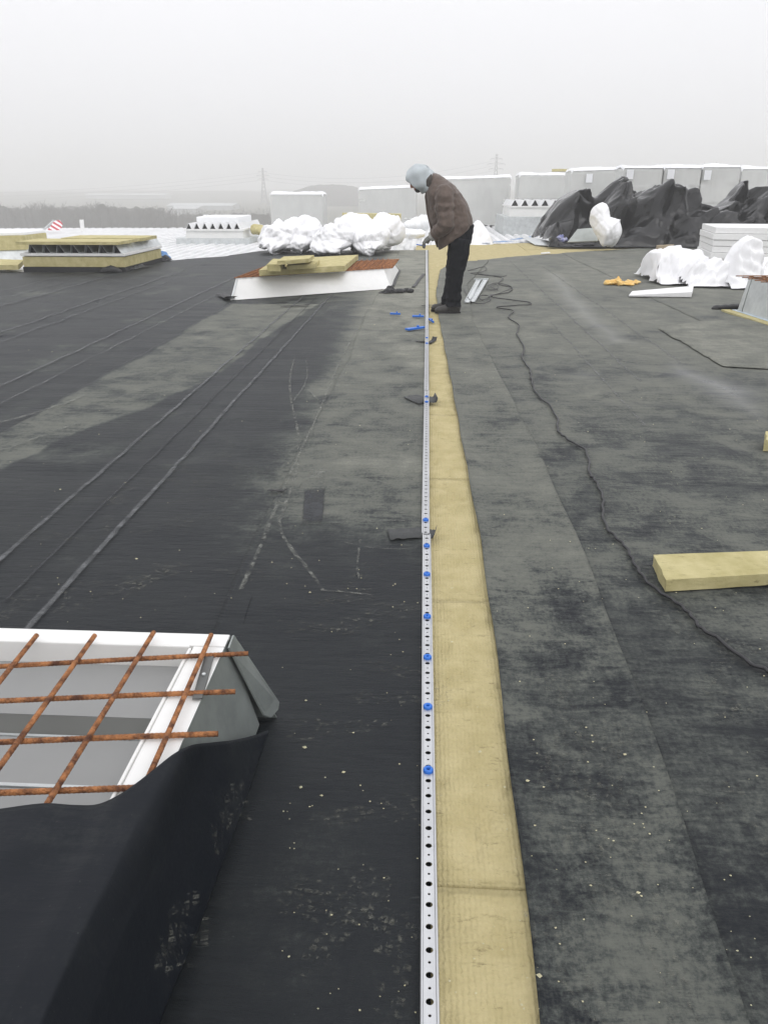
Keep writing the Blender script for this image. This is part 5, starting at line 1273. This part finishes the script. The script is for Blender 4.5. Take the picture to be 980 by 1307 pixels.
# spine, head, legs, arms: one continuous body
hipc = Pm(587, 300); chest = Pm(568, 250); neck = Pm(549, 233); head = Pm(533.5, 228.5)
man.tube(catmull([Pm(589, 308), hipc, Pm(583, 278), chest, Pm(559, 240)], 4), [(.07, .12)]*6+[(.07, .12)]*6+[(.07, .12)]*4+[(.06, .09)], 14)
man.tube([Pm(560, 241), neck, Pm(540, 231)], [.065, .055, .055], 10)
fd = (Pm(518, 240)-Pm(534, 226)).normalized()        # where the face looks: down and to the left
rotH = fd.to_track_quat('X', 'Z').to_matrix()
man.ball(head, (.098, .078, .108), 20, 14, rotH)
fc = head+fd*.085
def face(a, b_, c): return head+rotH @ Vector((a, b_, c))
man.ball(face(.045, 0, -.075), (.05, .045, .045), 12, 8, rotH)          # jaw and chin
man.ball(face(.100, 0, -.012), (.018, .013, .022), 10, 7, rotH)         # nose
for s in (-1, 1):
    man.ball(face(.0, s*.080, -.01), (.022, .012, .032), 8, 6, rotH)    # ears
    man.ball(face(.084, s*.033, .03), (.016, .024, .010), 8, 6, rotH)   # brows
man.ball(face(.092, 0, -.056), (.012, .026, .008), 8, 6, rotH)          # lips
legs = {}
for s, dx, nm_ in ((-1, 0, 'near'), (1, 1, 'far')):
    dy = s*.095
    hip = Pm(586+dx, 306, dy); knee = Pm(579.5+dx*1.5, 348, dy); ank = Pm(578-dx*5, 388-dx*1.5, dy*.9)
    man.tube(catmull([hip, knee, ank], 6), [.085]*3+[.075]*3+[.058]*3+[.055]*2+[.045, .04], 10)
    legs[s] = (hip, knee, ank)
arms = {}
for s in (-1, 1):
    dy = s*.21
    sh = Pm(568+s*1.5, 247, dy); el = Pm(569-s*-1, 285, dy*1.15); wr = Pm(551.5+s*0, 301, dy*.75)
    man.tube(catmull([Pm(564, 243, dy*.6), sh, el, wr], 5), [.05]*5+[.052]*4+[.045]*3+[.038]*3+[.03], 10)
    arms[s] = (sh, el, wr)
def hand(mb, wr, s, grow=0.):
    d = (Pm(534, 314)-Pm(551, 302)).normalized(); side = Vector((0, 1, 0)); dn = d.cross(side).normalized()
    if dn.z > 0: dn = -dn
    c = wr+d*.055
    mb.tube([wr-d*.02, wr+d*.02, wr+d*.06, wr+d*.10], [(.022+grow, .030+grow), (.020+grow, .040+grow), (.019+grow, .044+grow), (.015+grow, .040+grow)], 10, up=dn)
    for k, (off, l_) in enumerate(((-.031, .070), (-.0105, .080), (.0105, .075), (.031, .060))):
        b_ = wr+d*.095+side*off*(-s)
        c1 = b_+d*(l_*.45)+dn*.010; c2 = c1+(d*.35+dn*.9).normalized()*(l_*.36); c3 = c2+(-d*.6+dn*.7).normalized()*(l_*.28)
        mb.tube([b_-d*.02, b_, c1, c2, c3], [.010+grow, .0098+grow, .009+grow, .0085+grow, .007+grow], 8)
    t0 = wr+d*.030+side*(.030*-s)*-1*-1; t0 = wr+d*.03-side*(s*.034)
    t1 = t0+(d*.75+dn*.45-side*s*.35).normalized()*.036; t2 = t1+(d*.85+dn*.5+side*s*.25).normalized()*.030
    mb.tube([wr+d*.01-side*s*.015, t0, t1, t2], [.014+grow, .0125+grow, .011+grow, .009+grow], 8)
    return d, dn, side
for s in (-1, 1): hand(man, arms[s][2], s)
for s in (-1, 1):     # feet
    a = legs[s][2]; g = Vector((a.x, a.y, .03)); man.tube([a, g+Vector((.03, 0, .02)), g+Vector((-.06, 0, .012)), g+Vector((-.17, 0, .0))], [.028, .030, .030, .02], 10)
person = man.build('person', M['skin'])
tag(person, 'person bending over the rail in brown jacket, pale hood and black trousers', 'person')
remesh(person, .0065, 1, .4)
def wear(mb, name, m, vox=.012, sm=3, fold=0., fs=.1, kind='CLOUDS'):
    o = mb.build(name, m, person, smooth=True)
    remesh(o, vox, sm)
    if fold: crease(o, fold, fs, kind=kind)
    return o
# eyes and beard shadow
for s in (-1, 1):
    mb = MB(); mb.ball(face(.090, s*.033, .013), .010, 8, 6); mb.build('eye', mat('eye_dark', (.03, .02, .015), .2) if 'eye_dark' not in bpy.data.materials else bpy.data.materials['eye_dark'], person, smooth=True)
mb = MB(); mb.ball(face(.052, 0, -.078), (.05, .048, .040), 12, 8, rotH); wear(mb, 'beard', mat('dark_beard', (.03, .022, .018), .9, bump=.6, bscale=160), .008, 1)
# jacket: torso with a wide hem, collar, two sleeves
mb = MB()
tl = [(560, 319, 600, 290), (557, 306, 603.5, 284), (551, 290, 601, 272), (547, 272, 596, 258), (544.5, 256, 588, 246), (543.5, 246, 577, 234), (544, 242, 564, 224.5), (544.5, 240, 553, 219.5)]
pts = []; rad = []
for i, (ax, ay, bx, by) in enumerate(tl):
    a, b_ = Pm(ax, ay), Pm(bx, by); pts.append((a+b_)/2); rad.append(((a-b_).length/2, [.205, .215, .21, .215, .225, .215, .15, .10][i]))
k0 = len(mb.v); SEG = 28
rows = []
for i, (ax, ay, bx, by) in enumerate(tl):
    a, b_ = Pm(ax, ay), Pm(bx, by); c = (a+b_)/2; u = (b_-a)/2; w = rad[i][1]
    row = []
    for j in range(SEG):
        th = 2*math.pi*j/SEG; cu, sw = math.cos(th), math.sin(th); e = 2/2.5
        cu = math.copysign(abs(cu)**e, cu); sw = math.copysign(abs(sw)**e, sw)
        row.append(c+u*cu+Vector((0, w*sw, 0)))
    rows.append(row)
for r in rows: mb.v += r
for i in range(len(rows)-1):
    for j in range(SEG): a, b_ = i*SEG+j, i*SEG+(j+1) % SEG; mb.f.append((a, b_, b_+SEG, a+SEG))
mb.f.append(tuple(reversed(range(SEG)))); mb.f.append(tuple((len(rows)-1)*SEG+j for j in range(SEG)))
for s in (-1, 1):
    sh, el, wr = arms[s]; P_ = catmull([Pm(566, 244, s*.13), sh+Vector((0, 0, -.02)), (sh+el)/2+Vector((-.005, 0, 0)), el, (el+wr)/2, wr+(el-wr)*.10], 5)
    n_ = len(P_); R_ = [np.interp(i/(n_-1), [0, .2, .4, .6, .8, 1], [.09, .105, .098, .088, .074, .062])*(1+.07*math.sin(i*2.2)+.04*math.sin(i*5.1)) for i in range(n_)]
    mb.tube(P_, R_, 14)
jk = wear(mb, 'jacket', M['jacket'], .010, 3, .022, .07)
crease(jk, .012, .03)
# open front edge, collar and hem band
mb = MB(); mb.tube([Pm(545, 243, -.05), Pm(543.5, 250, -.04), Pm(546, 272, -.05), Pm(551, 292, -.06), Pm(559, 315, -.05)], .016, 8)
wear(mb, 'placket', M['jacket'], .008, 1)
mb = MB(); a, b_ = Pm(545.5, 247), Pm(552, 219.5); c = (a+b_)/2; u = (b_-a)/2
mb.tube([c+Vector((.02, 0, 0)), c+Vector((-.045, 0, .0))], [(u.length*1.04, .135), (u.length*.98, .115)], 20, up=u.normalized()); wear(mb, 'collar', mat('dark_collar', (.06, .05, .042), .8), .010, 1, .01, .05)
# hood, a shell round the head open towards the face
mb = MB(); N_, Mr = 26, 16; ax = Vector((-.62, 0, -.78))
base = ax.to_track_quat('Z', 'Y').to_matrix()
def hood_shell(r, inner):
    rows_ = []
    for i in range(Mr+1):
        ph = R(48)+(math.pi-R(48))*i/Mr
        row = []
        for j in range(N_):
            th = 2*math.pi*j/N_; v = base @ Vector((math.sin(ph)*math.cos(th), math.sin(ph)*math.sin(th), math.cos(ph)))
            k = 1+.05*math.sin(th*5+ph*3)+.035*math.sin(th*3-ph*7)
            row.append(head+Vector((.012, 0, .004))+Vector((v.x*r*1.04, v.y*r*.86, v.z*r*1.0))*k)
        rows_.append(row)
    return rows_
ro, ri = hood_shell(.149, 0), hood_shell(.134, 1)
for r in ro+ri: mb.v += r
for q, flip in ((0, False), (Mr+1, True)):
    for i in range(Mr):
        for j in range(N_):
            a, b_ = (q+i)*N_+j, (q+i)*N_+(j+1) % N_; f_ = (a, b_, b_+N_, a+N_); mb.f.append(tuple(reversed(f_)) if flip else f_)
for j in range(N_): mb.f.append((j, (Mr+1)*N_+j, (Mr+1)*N_+(j+1) % N_, (j+1) % N_))
hd = mb.build('hood', M['hood'], person, smooth=True); sb = hd.modifiers.new('s', 'SUBSURF'); sb.levels = 1; sb.render_levels = 1
mb = MB(); mb.tube(catmull([Pm(540, 226), Pm(546, 232), Pm(551, 240)], 3), [(.118, .105), (.12, .105), (.12, .11), (.115, .115), (.11, .12), (.1, .12), (.09, .12)], 16, up=Vector((0, 0, 1))); wear(mb, 'hood_neck', M['hood'], .010, 2, .014, .05)
# trousers
mb = MB()
mb.tube(catmull([Pm(590, 284), Pm(587, 300), Pm(584.5, 318)], 3), [(.135, .17)]*3+[(.14, .175)]*2+[(.12, .165)]*2, 18, up=Vector((1, 0, 0)))
for s in (-1, 1):
    hip, knee, ank = legs[s]
    P_ = catmull([hip+Vector((.0, 0, .02)), (hip+knee)/2+Vector((.01, 0, 0)), knee, (knee+ank)/2, ank+Vector((0, 0, .035)), ank+Vector((.0, 0, -.01))], 5); n_ = len(P_)
    R_ = [np.interp(i/(n_-1), [0, .25, .45, .7, .88, 1], [.128, .116, .098, .086, .088, .094])*(1+(.03 if i < n_*.6 else .055)*math.sin(i*1.9+s)) for i in range(n_)]
    mb.tube(P_, R_, 14)
wear(mb, 'trousers', M['trousers'], .010, 2, .03, .06)
# shoes
for s in (-1, 1):
    a = legs[s][2]; x = a.x-.01; y = a.y; sh_ = -.02 if s < 0 else .0
    mb = MB(); mb.tube([(x+.095, y, .052), (x+.05, y, .062), (x-.03, y, .066), (x-.10, y, .05), (x-.165, y, .04), (x-.195, y, .034)], [(.040, .036), (.056, .042), (.060, .045), (.044, .05), (.036, .048), (.018, .03)], 14, up=Vector((0, 0, 1)))
    mb.tube([(x+.045, y, .07), (x+.045, y, .13)], [.056, .052], 12)
    so2 = wear(mb, 'shoe', M['shoe'], .008, 2, .006, .03)
    mb = MB(); n_ = 22; v = []
    for k in range(n_):
        th = 2*math.pi*k/n_; u = math.cos(th); w = math.sin(th)*(.050 if u < .2 else .042); v.append(Vector((x-.05+(-1)*u*-.150, y+w, 0)))
    zf = on_roof(x, y)+.004; mb.add([Vector((p.x, p.y, zf)) for p in v]+[Vector((p.x, p.y, zf+.024)) for p in v], [tuple(reversed(range(n_))), tuple(range(n_, 2*n_))]+[(k, (k+1) % n_, n_+(k+1) % n_, n_+k) for k in range(n_)])
    o = mb.build('sole', M['black'], None); o.parent = so2
# gloves with cuffs
for s in (-1, 1):
    mb = MB(); d, dn, side = hand(mb, arms[s][2], s, .0028); gl = wear(mb, 'glove', M['glove'], .0042, 1)
    wr = arms[s][2]; mb = MB(); mb.tube([wr+(arms[s][1]-wr)*.20, wr-d*.01, wr+d*.03], [(.052, .052), (.050, .048), (.040, .044)], 14); wear(mb, 'cuff', M['cuff'], .007, 1, .006, .02)
wr = arms[-1][2]; c = wr+d*.135+dn*.018
mb = MB(); mb.tube([c+Vector((-.075, 0, .012)), c+Vector((.03, 0, -.004))], [.005, .0055], 8); mk = mb.build('marker', M['blue'], smooth=True); tag(mk, 'small blue marker held in the gloved hand', 'marker')
